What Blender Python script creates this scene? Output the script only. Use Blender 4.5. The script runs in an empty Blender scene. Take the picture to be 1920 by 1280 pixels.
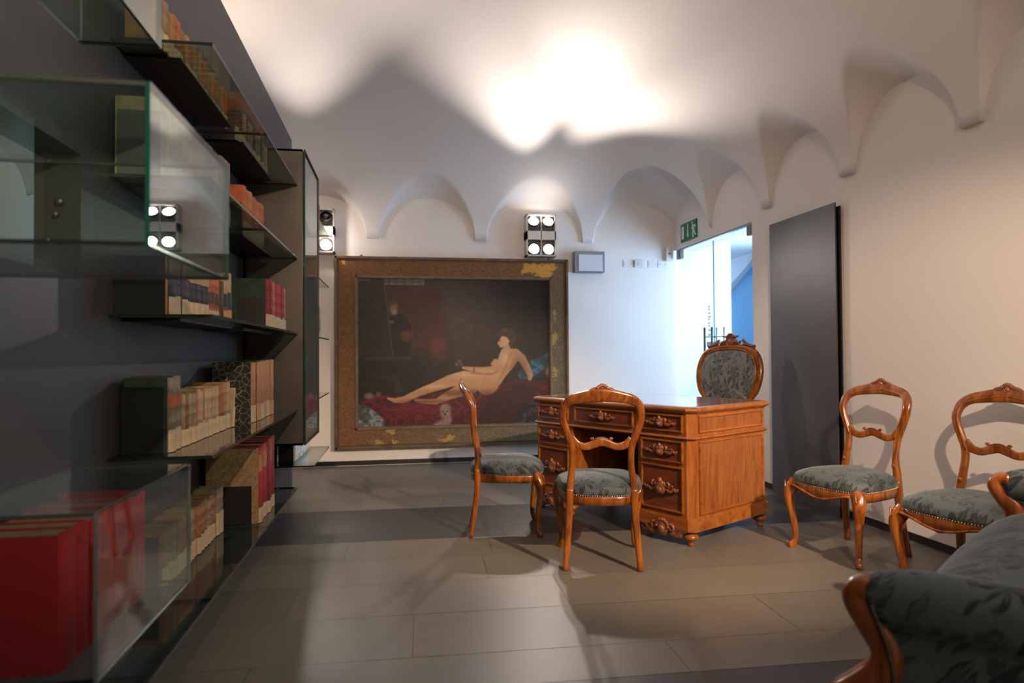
import bpy, bmesh, math, random
import numpy as np
from mathutils import Vector, Matrix

SC = bpy.context.scene
COL = SC.collection
R = math.radians
PI = math.pi
rnd = random.Random(7)

# ------------------------------------------------------------------ camera
def setup_camera():
    cd = bpy.data.cameras.new('camera'); co = bpy.data.objects.new('camera', cd); COL.objects.link(co)
    cd.sensor_fit = 'HORIZONTAL'; cd.sensor_width = 36.0; cd.lens = 36.0*1250/1920
    yaw, pitch, roll = R(9.54), R(1.0), R(0.4)
    F = Vector((math.sin(yaw)*math.cos(pitch), math.cos(yaw)*math.cos(pitch), math.sin(pitch)))
    Rt = Vector((math.cos(yaw), -math.sin(yaw), 0)); U = Rt.cross(F)
    c, s = math.cos(roll), math.sin(roll)
    R2 = Rt*c - U*s; U2 = U*c + Rt*s
    m = Matrix((( R2.x, U2.x, -F.x, 0), (R2.y, U2.y, -F.y, 0), (R2.z, U2.z, -F.z, 1.09), (0, 0, 0, 1)))
    co.matrix_world = m
    cd.clip_start = 0.02; cd.clip_end = 60
    cd.dof.use_dof = True; cd.dof.focus_distance = 3.6; cd.dof.aperture_fstop = 2.8
    SC.camera = co
setup_camera()
SC.view_settings.view_transform = 'Standard'; SC.view_settings.look = 'None'
SC.view_settings.gamma = 1.0; SC.view_settings.use_curve_mapping = False
SC.view_settings.exposure = 0.6
SC.cycles.transparent_max_bounces = 32
SC.cycles.max_bounces = 10
SC.cycles.sample_clamp_indirect = 4.0

w = bpy.data.worlds.new('world'); SC.world = w; w.use_nodes = True
w.node_tree.nodes['Background'].inputs[0].default_value = (0.75, 0.8, 1.0, 1)
w.node_tree.nodes['Background'].inputs[1].default_value = 0.02

# room limits (metres)
XR, XL, YB, YF = 2.88, -2.9, 6.70, -1.35
ZS = 2.23          # springing of the vault

# ------------------------------------------------------------------ lights
def spot(loc, aim, power, size, blend, col=(1.0, 0.86, 0.72), rad=0.03):
    ld = bpy.data.lights.new('spot_light', 'SPOT'); ld.energy = power; ld.spot_size = R(size); ld.spot_blend = blend
    ld.color = col; ld.shadow_soft_size = rad
    lo = bpy.data.objects.new('spot_light', ld); COL.objects.link(lo); lo.location = loc
    d = Vector(aim) - Vector(loc)
    lo.rotation_euler = d.to_track_quat('-Z', 'Y').to_euler()
    return lo
def area(loc, aim, power, sx, sy, col):
    ld = bpy.data.lights.new('area_light', 'AREA'); ld.shape = 'RECTANGLE'; ld.size = sx; ld.size_y = sy
    ld.energy = power; ld.color = col
    lo = bpy.data.objects.new('area_light', ld); COL.objects.link(lo); lo.location = loc
    lo.rotation_euler = (Vector(aim) - Vector(loc)).to_track_quat('-Z', 'Y').to_euler()
    return lo
WARM = (1.0, 0.72, 0.50); NEUT = (1.0, 0.87, 0.78); DAY = (0.50, 0.72, 1.0)
# uplights of the fixture right of the painting
spot((1.33, 6.50, 2.44), (0.80, 4.5, 3.5), 200, 64, 1.0, NEUT)
spot((1.49, 6.50, 2.44), (1.95, 4.3, 3.5), 175, 58, 1.0, NEUT)
spot((1.33, 6.50, 2.13), (0.9, 3.0, 0.2), 45, 75, 0.8, NEUT)
spot((1.49, 6.50, 2.13), (2.2, 3.0, 0.2), 45, 75, 0.8, NEUT)
# uplights of the fixture left of the painting
spot((-0.84, 6.50, 2.44), (-0.70, 4.0, 3.5), 150, 56, 1.0, NEUT)
spot((-0.70, 6.50, 2.12), (0.2, 3.5, 0.2), 30, 70, 0.8, NEUT)
spot((-0.84, 6.50, 2.12), (-1.6, 3.5, 0.2), 30, 80, 0.8, NEUT)
# unseen warm spots on the camera side; the first two follow the chair shadows
spot((2.38, 0.10, 2.32), (1.35, 3.9, 0.45), 600, 42, 0.7, WARM)
spot((0.97, 0.22, 2.35), (2.75, 3.35, 0.88), 245, 40, 0.8, WARM, 0.025)
spot((0.50, -0.9, 2.35), (-0.75, 3.4, 1.2), 180, 50, 1.0, WARM)  # added to light the books and the cabinet face
spot((0.55, -0.9, 2.45), (1.0, 2.3, 3.4), 95, 85, 0.9, WARM)  # added warm fill washed over the ceiling
spot((0.8, -0.9, 2.2), (0.8, -0.3, 3.4), 170, 120, 1.0, (1.0, 0.84, 0.74))  # added fill, bounced off the ceiling to lift the ambient light
# room half behind the shelving
spot((-1.9, 6.3, 2.3), (-1.8, 3.0, 3.1), 160, 90, 0.9, WARM)
# daylight of the corridor behind the glass doors
area((4.25, 5.6, 1.25), (2.9, 5.7, 1.0), 108, 2.0, 1.9, DAY)
area((3.75, 9.0, 2.2), (3.75, 8.2, 0.5), 24, 1.0, 1.0, DAY)
# wide spill of the lit lamps onto the wall round the fixtures
spot((1.41, 6.44, 2.42), (1.41, 6.62, 2.75), 2.5, 150, 1.0, NEUT, 0.02)
spot((-0.72, 6.44, 2.20), (-0.5, 6.68, 2.2), 4, 150, 1.0, NEUT, 0.02)

# ------------------------------------------------------------------ helpers
def tag(o, label=None, cat=None, group=None, kind=None):
    if label: o['label'] = label
    if cat: o['category'] = cat
    if group: o['group'] = group
    if kind: o['kind'] = kind
    return o
def empty(name, loc=(0, 0, 0), rz=0.0):
    o = bpy.data.objects.new(name, None); COL.objects.link(o); o.location = loc; o.rotation_euler = (0, 0, rz)
    o.empty_display_size = 0.1
    return o
class MB:
    """collects verts/faces with material slots"""
    def __init__(s): s.v = []; s.f = []; s.m = []; s.sm = []
    def add(s, vs, fs, mi=0, smooth=False):
        n = len(s.v); s.v += [tuple(v) for v in vs]
        for f in fs: s.f.append(tuple(n+i for i in f)); s.m.append(mi); s.sm.append(smooth)
        return s
    def box(s, a, b, mi=0, bev=0.0):
        x0, y0, z0 = a; x1, y1, z1 = b
        if x0 > x1: x0, x1 = x1, x0
        if y0 > y1: y0, y1 = y1, y0
        if z0 > z1: z0, z1 = z1, z0
        if bev <= 0:
            vs = [(x, y, z) for z in (z0, z1) for y in (y0, y1) for x in (x0, x1)]
            fs = [(0, 2, 3, 1), (4, 5, 7, 6), (0, 1, 5, 4), (2, 6, 7, 3), (0, 4, 6, 2), (1, 3, 7, 5)]
            return s.add(vs, fs, mi)
        b_ = min(bev, (x1-x0)/2.01, (y1-y0)/2.01, (z1-z0)/2.01)
        bm = bmesh.new(); bmesh.ops.create_cube(bm, size=1.0)
        for v in bm.verts: v.co = Vector(((x0+x1)/2+v.co.x*(x1-x0), (y0+y1)/2+v.co.y*(y1-y0), (z0+z1)/2+v.co.z*(z1-z0)))
        bmesh.ops.bevel(bm, geom=bm.edges[:], offset=b_, segments=2, affect='EDGES')
        bm.verts.index_update()
        s.add([v.co[:] for v in bm.verts], [[v.index for v in f.verts] for f in bm.faces], mi); bm.free()
        return s
    def prism(s, pts, z0, z1, mi=0, axis='z', smooth=False):
        """extrude polygon pts (2D) along axis"""
        def P(p, h):
            if axis == 'z': return (p[0], p[1], h)
            if axis == 'x': return (h, p[0], p[1])
            return (p[0], h, p[1])
        n = len(pts)
        vs = [P(p, z0) for p in pts]+[P(p, z1) for p in pts]
        s.add(vs, [tuple(range(n))[::-1], tuple(range(n, 2*n))], mi)
        s.add(vs, [(i, (i+1) % n, n+(i+1) % n, n+i) for i in range(n)], mi, smooth)
        return s
    def grid(s, rows, mi=0, smooth=True, closeu=False, closev=False, caps=False):
        nr = len(rows); nc = len(rows[0]); vs = [p for r in rows for p in r]; fs = []
        for i in range(nr if closeu else nr-1):
            for j in range(nc if closev else nc-1):
                a = i*nc+j; b = i*nc+(j+1) % nc; c = ((i+1) % nr)*nc+(j+1) % nc; d = ((i+1) % nr)*nc+j
                fs.append((a, b, c, d))
        if caps:
            fs.append(tuple(range(nc))[::-1]); fs.append(tuple((nr-1)*nc+j for j in range(nc)))
        return s.add(vs, fs, mi, smooth)
    def lathe(s, prof, c=(0, 0, 0), n=20, mi=0, axis='z', smooth=True):
        rows = []
        for r, h in prof:
            row = []
            for k in range(n):
                a = 2*PI*k/n; x, y = r*math.cos(a), r*math.sin(a)
                p = (x, y, h) if axis == 'z' else ((h, x, y) if axis == 'x' else (x, h, y))
                row.append((c[0]+p[0], c[1]+p[1], c[2]+p[2]))
            rows.append(row)
        return s.grid(rows, mi, smooth, closev=True, caps=True)
    def ball(s, c, r, mi=0, n=10):
        if not hasattr(r, '__len__'): r = (r, r, r)
        rows = []
        for i in range(n//2+1):
            t = PI*i/(n//2)
            q = max(math.sin(t), 1e-3)
            rows.append([(c[0]+r[0]*q*math.cos(2*PI*k/n), c[1]+r[1]*q*math.sin(2*PI*k/n), c[2]+r[2]*math.cos(t)) for k in range(n)])
        return s.grid(rows, mi, True, closev=True, caps=True)
    def sweep(s, pts, ra, rb=None, ref=(0, 1, 0), n=12, mi=0, closed=False, sq=2.6, sub=0):
        """sweep a superellipse (half sizes ra across, rb along ref) over pts"""
        if rb is None: rb = ra
        P = [Vector(p) for p in pts]
        m = len(P)
        A = list(ra) if hasattr(ra, '__len__') else [ra]*m
        B = list(rb) if hasattr(rb, '__len__') else [rb]*m
        if sub:
            P, A, B = smooth_path(P, A, B, sub, closed); m = len(P)
        rows = []
        for i in range(m):
            if closed: t = P[(i+1) % m]-P[i-1]
            else: t = P[min(i+1, m-1)]-P[max(i-1, 0)]
            if t.length < 1e-9: t = Vector((0, 0, 1))
            t.normalize(); rf = Vector(ref)
            b = rf - t*rf.dot(t)
            if b.length < 0.05: b = Vector((1, 0, 0)) - t*t.x
            b.normalize(); a = t.cross(b)
            row = []
            for k in range(n):
                th = 2*PI*(k+0.5)/n; c, q = math.cos(th), math.sin(th)
                cc = math.copysign(abs(c)**(2/sq), c); qq = math.copysign(abs(q)**(2/sq), q)
                row.append(tuple(P[i]+a*(cc*A[i])+b*(qq*B[i])))
            rows.append(row)
        return s.grid(rows, mi, True, closeu=closed, closev=True, caps=not closed)
    def build(s, name, mats, parent=None, loc=None, color=None):
        me = bpy.data.meshes.new(name); me.from_pydata(s.v, [], s.f)
        if not isinstance(mats, (list, tuple)): mats = [mats]
        for m_ in mats: me.materials.append(m_)
        me.polygons.foreach_set('material_index', s.m)
        me.polygons.foreach_set('use_smooth', s.sm)
        me.update(); me.validate()
        bm = bmesh.new(); bm.from_mesh(me); bmesh.ops.recalc_face_normals(bm, faces=bm.faces[:]); bm.to_mesh(me); bm.free()
        o = bpy.data.objects.new(name, me); COL.objects.link(o)
        if parent is not None: o.parent = parent
        if loc is not None: o.location = loc
        return o
def smooth_path(P, A, B, sub, closed):
    """Catmull-Rom"""
    m = len(P); oP, oA, oB = [], [], []
    segs = m if closed else m-1
    def g(L, i):
        return L[i % m] if closed else L[max(0, min(m-1, i))]
    for i in range(segs):
        for k in range(sub):
            t = k/sub
            def cr(L):
                a, b, c, d = g(L, i-1), g(L, i), g(L, i+1), g(L, i+2)
                return (b*2 + (c-a)*t + (a*2-b*5+c*4-d)*t*t + (b*3-a-c*3+d)*t**3)*0.5
            oP.append(cr(P)); oA.append(max(cr(A), 1e-4)); oB.append(max(cr(B), 1e-4))
    if not closed: oP.append(P[-1]); oA.append(A[-1]); oB.append(B[-1])
    return oP, oA, oB
def scroll(c, r, turns, a0, axisx, axisy, cw=1, n=18, shrink=0.15):
    """spiral points in the plane axisx/axisy"""
    X, Y, c = Vector(axisx), Vector(axisy), Vector(c); out = []
    for i in range(n+1):
        t = i/n; a = a0+cw*turns*2*PI*t; rr = r*(1-t*(1-shrink))
        out.append(c+X*(rr*math.cos(a))+Y*(rr*math.sin(a)))
    return out
def dup(o, parent=None):
    c = o.copy(); COL.objects.link(c)
    if parent is not None: c.parent = parent
    for ch in list(o.children): dup(ch, c)
    return c

# ------------------------------------------------------------------ materials
MATS = {}
def newmat(name):
    m = bpy.data.materials.new(name); m.use_nodes = True; nt = m.node_tree
    for n in list(nt.nodes): nt.nodes.remove(n)
    return m, nt
def N(nt, typ, **kw):
    n = nt.nodes.new(typ)
    for k, v in kw.items():
        if k == 'inp':
            for a, b in v.items(): n.inputs[a].default_value = b
        else: setattr(n, k, v)
    return n
def L(nt, a, b): nt.links.new(a, b)
def bsdf_out(nt, **inp):
    b = N(nt, 'ShaderNodeBsdfPrincipled'); o = N(nt, 'ShaderNodeOutputMaterial'); L(nt, b.outputs[0], o.inputs[0])
    for k, v in inp.items(): b.inputs[k.replace('_', ' ')].default_value = v
    return b
def c4(c): return (c[0], c[1], c[2], 1)
def coords(nt, kind='Object', scale=(1, 1, 1)):
    tc = N(nt, 'ShaderNodeTexCoord'); mp = N(nt, 'ShaderNodeMapping'); mp.inputs['Scale'].default_value = scale
    L(nt, tc.outputs[kind], mp.inputs['Vector']); return mp.outputs[0]
def ramp(nt, fac, stops, interp='LINEAR'):
    r = N(nt, 'ShaderNodeValToRGB'); r.color_ramp.interpolation = interp
    while len(r.color_ramp.elements) < len(stops): r.color_ramp.elements.new(0.5)
    for e, (p, c) in zip(r.color_ramp.elements, stops): e.position = p; e.color = c4(c) if hasattr(c, '__len__') else (c, c, c, 1)
    L(nt, fac, r.inputs[0]); return r.outputs[0]
def bump(nt, h, b, strength=0.2, dist=0.01):
    n = N(nt, 'ShaderNodeBump'); n.inputs['Strength'].default_value = strength; n.inputs['Distance'].default_value = dist
    L(nt, h, n.inputs['Height']); L(nt, n.outputs[0], b.inputs['Normal'])
def noise(nt, vec, scale, detail=4, rough=0.55, dist=0.0):
    n = N(nt, 'ShaderNodeTexNoise'); n.inputs['Scale'].default_value = scale; n.inputs['Detail'].default_value = detail
    n.inputs['Roughness'].default_value = rough; n.inputs['Distortion'].default_value = dist
    L(nt, vec, n.inputs['Vector']); return n.outputs[0]
def plain(name, col, rough=0.5, metal=0.0, var=0.0, vscale=8, bmp=0.0, coat=0.0):
    m, nt = newmat(name); b = bsdf_out(nt, Base_Color=c4(col), Roughness=rough, Metallic=metal)
    if coat: b.inputs['Coat Weight'].default_value = coat; b.inputs['Coat Roughness'].default_value = 0.15
    if var or bmp:
        f = noise(nt, coords(nt), vscale)
        if var:
            L(nt, ramp(nt, f, [(0.3, [c*(1-var) for c in col]), (0.7, [min(1, c*(1+var)) for c in col])]), b.inputs['Base Color'])
        if bmp: bump(nt, f, b, bmp)
    MATS[name] = m; return m
def wood(name, c_dark, c_mid, c_light, axis='z', rough=0.28, scale=1.0, coat=0.5, burl=0.0):
    m, nt = newmat(name); b = bsdf_out(nt, Roughness=rough)
    sc = {'z': (9, 9, 1.2), 'x': (1.2, 9, 9), 'y': (9, 1.2, 9)}[axis]
    v = coords(nt, 'Object', tuple(s*scale for s in sc))
    f1 = noise(nt, v, 2.2, 6, 0.6, 1.2+burl)
    v2 = coords(nt, 'Object', tuple(s*scale*5 for s in sc))
    f2 = noise(nt, v2, 3.0, 3, 0.7)
    mx = N(nt, 'ShaderNodeMath', operation='MULTIPLY_ADD'); mx.inputs[1].default_value = 0.28
    L(nt, f2, mx.inputs[0]); L(nt, f1, mx.inputs[2])
    L(nt, ramp(nt, mx.outputs[0], [(0.42, c_dark), (0.60, c_mid), (0.82, c_light)]), b.inputs['Base Color'])
    b.inputs['Coat Weight'].default_value = coat; b.inputs['Coat Roughness'].default_value = 0.12
    bump(nt, f2, b, 0.05, 0.002)
    MATS[name] = m; return m
W_CH = wood('chair_walnut', (0.075, 0.016, 0.003), (0.21, 0.056, 0.007), (0.38, 0.125, 0.016), scale=1.4)
W_CHD = wood('chair_dark_walnut', (0.09, 0.022, 0.006), (0.20, 0.05, 0.011), (0.30, 0.09, 0.02))
W_DK = wood('desk_walnut', (0.16, 0.039, 0.007), (0.275, 0.080, 0.014), (0.40, 0.138, 0.026), rough=0.33, coat=0.35)
W_DKY = wood('desk_walnut_long', (0.16, 0.039, 0.007), (0.275, 0.080, 0.014), (0.40, 0.138, 0.026), axis='y', rough=0.3, coat=0.4)
W_DKX = wood('desk_walnut_cross', (0.16, 0.039, 0.007), (0.275, 0.080, 0.014), (0.40, 0.138, 0.026), axis='x', rough=0.3, coat=0.4)
W_MAH = wood('drawer_mahogany', (0.105, 0.024, 0.008), (0.16, 0.040, 0.013), (0.21, 0.06, 0.02), axis='y', rough=0.3)
W_PAN = wood('desk_panel_walnut', (0.15, 0.042, 0.009), (0.24, 0.075, 0.016), (0.32, 0.115, 0.026), rough=0.4, burl=1.0, coat=0.2)
W_CARV = plain('carved_wood', (0.22, 0.075, 0.03), 0.33, var=0.35, vscale=30, coat=0.4)
W_TOP = wood('desk_top_mahogany', (0.16, 0.05, 0.022), (0.22, 0.072, 0.032), (0.27, 0.095, 0.042), axis='y', rough=0.12, coat=1.0)
BLACK = plain('black_metal', (0.006, 0.006, 0.007), 0.45)
KNEE_SHADE = plain('kneehole_shade', (0.03, 0.012, 0.006), 0.7)
BRASS = plain('brass_nails', (0.75, 0.55, 0.30), 0.25, 1.0)

def damask(name, base, leaf, scale=9.0, rough=0.75, sheen=0.3):
    m, nt = newmat(name); b = bsdf_out(nt, Roughness=rough)
    b.inputs['Sheen Weight'].default_value = sheen; b.inputs['Sheen Roughness'].default_value = 0.4
    b.inputs['Sheen Tint'].default_value = (0.75, 0.85, 0.9, 1)
    v = coords(nt, 'Object', (1, 1, 0.8))
    dn = N(nt, 'ShaderNodeTexNoise'); dn.inputs['Scale'].default_value = 14; L(nt, v, dn.inputs['Vector'])
    ad = N(nt, 'ShaderNodeVectorMath', operation='MULTIPLY_ADD'); ad.inputs[1].default_value = (0.035, 0.035, 0.035)
    L(nt, dn.outputs['Color'], ad.inputs[0]); L(nt, v, ad.inputs[2])
    masks = []
    for sc, kk, rr in ((scale, 3.5, 0.50), (scale*1.9, 2.5, 0.42)):
        vo = N(nt, 'ShaderNodeTexVoronoi'); vo.inputs['Scale'].default_value = sc; L(nt, ad.outputs[0], vo.inputs['Vector'])
        vs = N(nt, 'ShaderNodeVectorMath', operation='SCALE'); vs.inputs['Scale'].default_value = sc; L(nt, ad.outputs[0], vs.inputs[0])
        ps = N(nt, 'ShaderNodeVectorMath', operation='SCALE'); ps.inputs['Scale'].default_value = sc; L(nt, vo.outputs['Position'], ps.inputs[0])
        df = N(nt, 'ShaderNodeVectorMath', operation='SUBTRACT'); L(nt, vs.outputs[0], df.inputs[0]); L(nt, ps.outputs[0], df.inputs[1])
        sx = N(nt, 'ShaderNodeSeparateXYZ'); L(nt, df.outputs[0], sx.inputs[0])
        zz = N(nt, 'ShaderNodeMath', operation='ADD'); L(nt, sx.outputs[1], zz.inputs[0]); L(nt, sx.outputs[2], zz.inputs[1])
        at = N(nt, 'ShaderNodeMath', operation='ARCTAN2'); L(nt, zz.outputs[0], at.inputs[0]); L(nt, sx.outputs[0], at.inputs[1])
        mu = N(nt, 'ShaderNodeMath', operation='MULTIPLY'); mu.inputs[1].default_value = kk; L(nt, at.outputs[0], mu.inputs[0])
        co = N(nt, 'ShaderNodeMath', operation='COSINE'); L(nt, mu.outputs[0], co.inputs[0])
        ab = N(nt, 'ShaderNodeMath', operation='ABSOLUTE'); L(nt, co.outputs[0], ab.inputs[0])
        rad = N(nt, 'ShaderNodeMath', operation='MULTIPLY_ADD'); rad.inputs[1].default_value = rr; rad.inputs[2].default_value = 0.10; L(nt, ab.outputs[0], rad.inputs[0])
        gt = N(nt, 'ShaderNodeMath', operation='SUBTRACT'); L(nt, rad.outputs[0], gt.inputs[0]); L(nt, vo.outputs['Distance'], gt.inputs[1])
        masks.append(ramp(nt, gt.outputs[0], [(0.0, 0.0), (0.04, 1.0), (0.16, 1.0), (0.24, 0.45)]))
    mxx = N(nt, 'ShaderNodeMath', operation='MAXIMUM'); L(nt, masks[0], mxx.inputs[0])
    hm = N(nt, 'ShaderNodeMath', operation='MULTIPLY'); hm.inputs[1].default_value = 0.7; L(nt, masks[1], hm.inputs[0]); L(nt, hm.outputs[0], mxx.inputs[1])
    fn = noise(nt, v, 60, 3)
    mix = N(nt, 'ShaderNodeMix', data_type='RGBA'); mix.inputs[6].default_value = c4(base); mix.inputs[7].default_value = c4(leaf)
    L(nt, mxx.outputs[0], mix.inputs[0])
    m2 = N(nt, 'ShaderNodeMix', data_type='RGBA', blend_type='MULTIPLY'); m2.inputs[0].default_value = 0.5
    L(nt, mix.outputs[2], m2.inputs[6]); L(nt, ramp(nt, fn, [(0.3, 0.6), (0.7, 1.0)]), m2.inputs[7])
    L(nt, m2.outputs[2], b.inputs['Base Color']); bump(nt, mxx.outputs[0], b, 0.15, 0.003)
    MATS[name] = m; return m
D_SEAT = damask('damask_velvet', (0.062, 0.084, 0.090), (0.012, 0.018, 0.021))
D_SOFA = damask('sofa_damask_velvet', (0.072, 0.098, 0.102), (0.010, 0.017, 0.020), scale=9.0)
D_BACK = damask('back_damask', (0.135, 0.150, 0.150), (0.035, 0.042, 0.045), scale=11.0, sheen=0.2)

def plaster(name, col, rough=0.9):
    m, nt = newmat(name); b = bsdf_out(nt, Roughness=rough)
    v = coords(nt); f = noise(nt, v, 1.6, 5, 0.6)
    L(nt, ramp(nt, f, [(0.3, [c*0.965 for c in col]), (0.7, col)]), b.inputs['Base Color'])
    f2 = noise(nt, v, 35, 4); bump(nt, f2, b, 0.08, 0.004)
    MATS[name] = m; return m
WHITE = plaster('white_plaster', (0.80, 0.77, 0.74))
CEIL = plaster('vault_plaster', (0.80, 0.77, 0.75))
def attr_mat(name, attr, rough=0.5, bmp=0.0, bsc=40, mottled=0.0, spec=0.5):
    m, nt = newmat(name); b = bsdf_out(nt, Roughness=rough); b.inputs['Specular IOR Level'].default_value = spec
    a = N(nt, 'ShaderNodeAttribute', attribute_name=attr)
    src = a.outputs['Color']
    v = coords(nt)
    if mottled:
        f = noise(nt, v, bsc*0.15, 6, 0.65)
        mx = N(nt, 'ShaderNodeMix', data_type='RGBA', blend_type='MULTIPLY'); mx.inputs[0].default_value = 1.0
        L(nt, src, mx.inputs[6]); L(nt, ramp(nt, f, [(0.3, 1-mottled), (0.7, 1.0)]), mx.inputs[7]); src = mx.outputs[2]
    L(nt, src, b.inputs['Base Color'])
    if bmp: bump(nt, noise(nt, v, bsc, 4), b, bmp, 0.003)
    return m
def glass(name, tint=(0.90, 0.965, 0.94), ior=1.52, rough=0.0, extra=0.0):
    m, nt = newmat(name); o = N(nt, 'ShaderNodeOutputMaterial')
    t = N(nt, 'ShaderNodeBsdfTransparent'); t.inputs[0].default_value = c4(tint)
    g = N(nt, 'ShaderNodeBsdfGlossy'); g.inputs['Roughness'].default_value = rough; g.inputs['Color'].default_value = (1, 1, 1, 1)
    ge = N(nt, 'ShaderNodeNewGeometry'); dt = N(nt, 'ShaderNodeVectorMath', operation='DOT_PRODUCT')
    L(nt, ge.outputs['Incoming'], dt.inputs[0]); L(nt, ge.outputs['Normal'], dt.inputs[1])
    ab = N(nt, 'ShaderNodeMath', operation='ABSOLUTE'); L(nt, dt.outputs['Value'], ab.inputs[0])
    om = N(nt, 'ShaderNodeMath', operation='SUBTRACT'); om.inputs[0].default_value = 1.0; L(nt, ab.outputs[0], om.inputs[1])
    pw = N(nt, 'ShaderNodeMath', operation='POWER'); pw.inputs[1].default_value = 5.0; L(nt, om.outputs[0], pw.inputs[0])
    f0 = ((ior-1)/(ior+1))**2
    fr = N(nt, 'ShaderNodeMath', operation='MULTIPLY_ADD'); fr.inputs[1].default_value = 1-f0; fr.inputs[2].default_value = f0; L(nt, pw.outputs[0], fr.inputs[0])
    mx = N(nt, 'ShaderNodeMixShader'); src = fr.outputs[0]
    if extra:
        a = N(nt, 'ShaderNodeMath', operation='ADD'); a.inputs[1].default_value = extra; a.use_clamp = True; L(nt, src, a.inputs[0]); src = a.outputs[0]
    L(nt, src, mx.inputs[0]); L(nt, t.outputs[0], mx.inputs[1]); L(nt, g.outputs[0], mx.inputs[2]); L(nt, mx.outputs[0], o.inputs[0])
    MATS[name] = m; return m
GLASS = glass('clear_glass', (0.88, 0.95, 0.92), ior=1.45)
GLASS_SH = glass('shelf_glass', (0.62, 0.72, 0.67))
GLASS_D = glass('door_glass', (0.96, 0.985, 1.0))
GEDGE = plain('glass_edge', (0.006, 0.065, 0.048), 0.12)
GEDGED = plain('dark_glass_edge', (0.012, 0.02, 0.018), 0.2)
STEEL = plain('brushed_steel', (0.115, 0.104, 0.094), 0.42, 0.75, var=0.25, vscale=3)
STEELD = plain('partition_grey', (0.048, 0.047, 0.050), 0.5, 0.15, var=0.12, vscale=2)
PANELM = plain('dark_grey_panel', (0.10, 0.10, 0.108), 0.45, 0.3, var=0.10, vscale=3)
def emis(name, col, s):
    m, nt = newmat(name); e = N(nt, 'ShaderNodeEmission'); e.inputs[0].default_value = c4(col); e.inputs[1].default_value = s
    o = N(nt, 'ShaderNodeOutputMaterial'); L(nt, e.outputs[0], o.inputs[0]); return m
LAMPON = emis('lit_lamp', (1.0, 0.93, 0.85), 9.0)

def set_color_attr(me, name, cols, domain='CORNER'):
    at = me.color_attributes.new(name=name, type='FLOAT_COLOR', domain=domain)
    at.data.foreach_set('color', np.asarray(cols, dtype=np.float32).ravel())

# ------------------------------------------------------------------ setting: floor
def build_floor():
    al = R(1.8); ca, sa = math.cos(al), math.sin(al)
    ys = [-2.6, -1.8, -1.4, -1.0, -0.6, -0.2, 0.2, 0.6, 1.0, 1.4, 1.8, 2.19, 2.44, 2.84, 3.24, 3.62, 3.98, 4.78, 5.15, 5.53, 5.92, 6.3, 6.7, 7.2]
    dark = {10, 16}
    dark_rows = [i for i in range(len(ys)-1) if abs(ys[i]-3.98) < 0.01 or abs(ys[i]-1.8) < 0.01]
    rr = random.Random(3); vs = []; fs = []; cols = []
    def quad(x0, x1, y0, y1, z, c):
        n = len(vs)
        for x, y in ((x0, y0), (x1, y0), (x1, y1), (x0, y1)):
            vs.append((x*ca+y*sa, -x*sa+y*ca, z))
        fs.append((n, n+1, n+2, n+3)); cols.extend([(*c, 1)]*4)
    quad(-3.6, 8.5, -3.0, 13.0, -0.0015, (0.035, 0.03, 0.026))
    base = np.array((0.172, 0.155, 0.127)); dk = np.array((0.046, 0.043, 0.045))
    for i in range(len(ys)-1):
        x = -3.4 - rr.random()*0.8
        while x < 3.1:
            wd = rr.choice((0.6, 0.8, 1.0, 1.2, 1.5)); x1 = x+wd
            k = 1+rr.uniform(-0.10, 0.06)
            c = (dk if i in dark_rows else base)*k
            g = 0.0012
            quad(x+g, x1-g, ys[i]+g, ys[i+1]-g, 0.0, tuple(c)); x = x1
    me = bpy.data.meshes.new('floor'); me.from_pydata(vs, [], fs); set_color_attr(me, 'tile', cols)
    me.materials.append(attr_mat('stone_tiles', 'tile', rough=0.42, bmp=0.06, bsc=30, mottled=0.13, spec=0.45))
    o = bpy.data.objects.new('floor', me); COL.objects.link(o); tag(o, kind='structure')
build_floor()

# ------------------------------------------------------------------ setting: walls
def struct(name, mb, mats):
    o = mb.build(name, mats); tag(o, kind='structure'); return o
ZT = 3.6
struct('wall_back', MB().box((XL-0.2, YB, 0), (3.53, YB+0.2, ZT)), WHITE)
DY0, DY1, DZ = 5.10, 6.655, 2.165
wr = MB()
wr.box((XR, YF-0.2, 0), (XR+0.25, DY0, ZT)); wr.box((XR, DY0, DZ), (XR+0.25, DY1, ZT)); wr.box((XR, DY1, DZ), (XR+0.25, YB, ZT))
struct('wall_right', wr, WHITE)
struct('wall_left', MB().box((XL-0.2, YF, 0), (XL, YB, ZT)), WHITE)
struct('wall_front', MB().box((XL-0.2, YF-0.2, 0), (XR, YF, ZT)), WHITE)
struct('baseboard_back', MB().box((XL, YB-0.006, 0.006), (XR-0.006, YB, 0.05)), BLACK)
bb = MB().box((XR-0.006, YF, 0.006), (XR, DY0-0.01, 0.05))
struct('baseboard_right', bb, BLACK)

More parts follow.
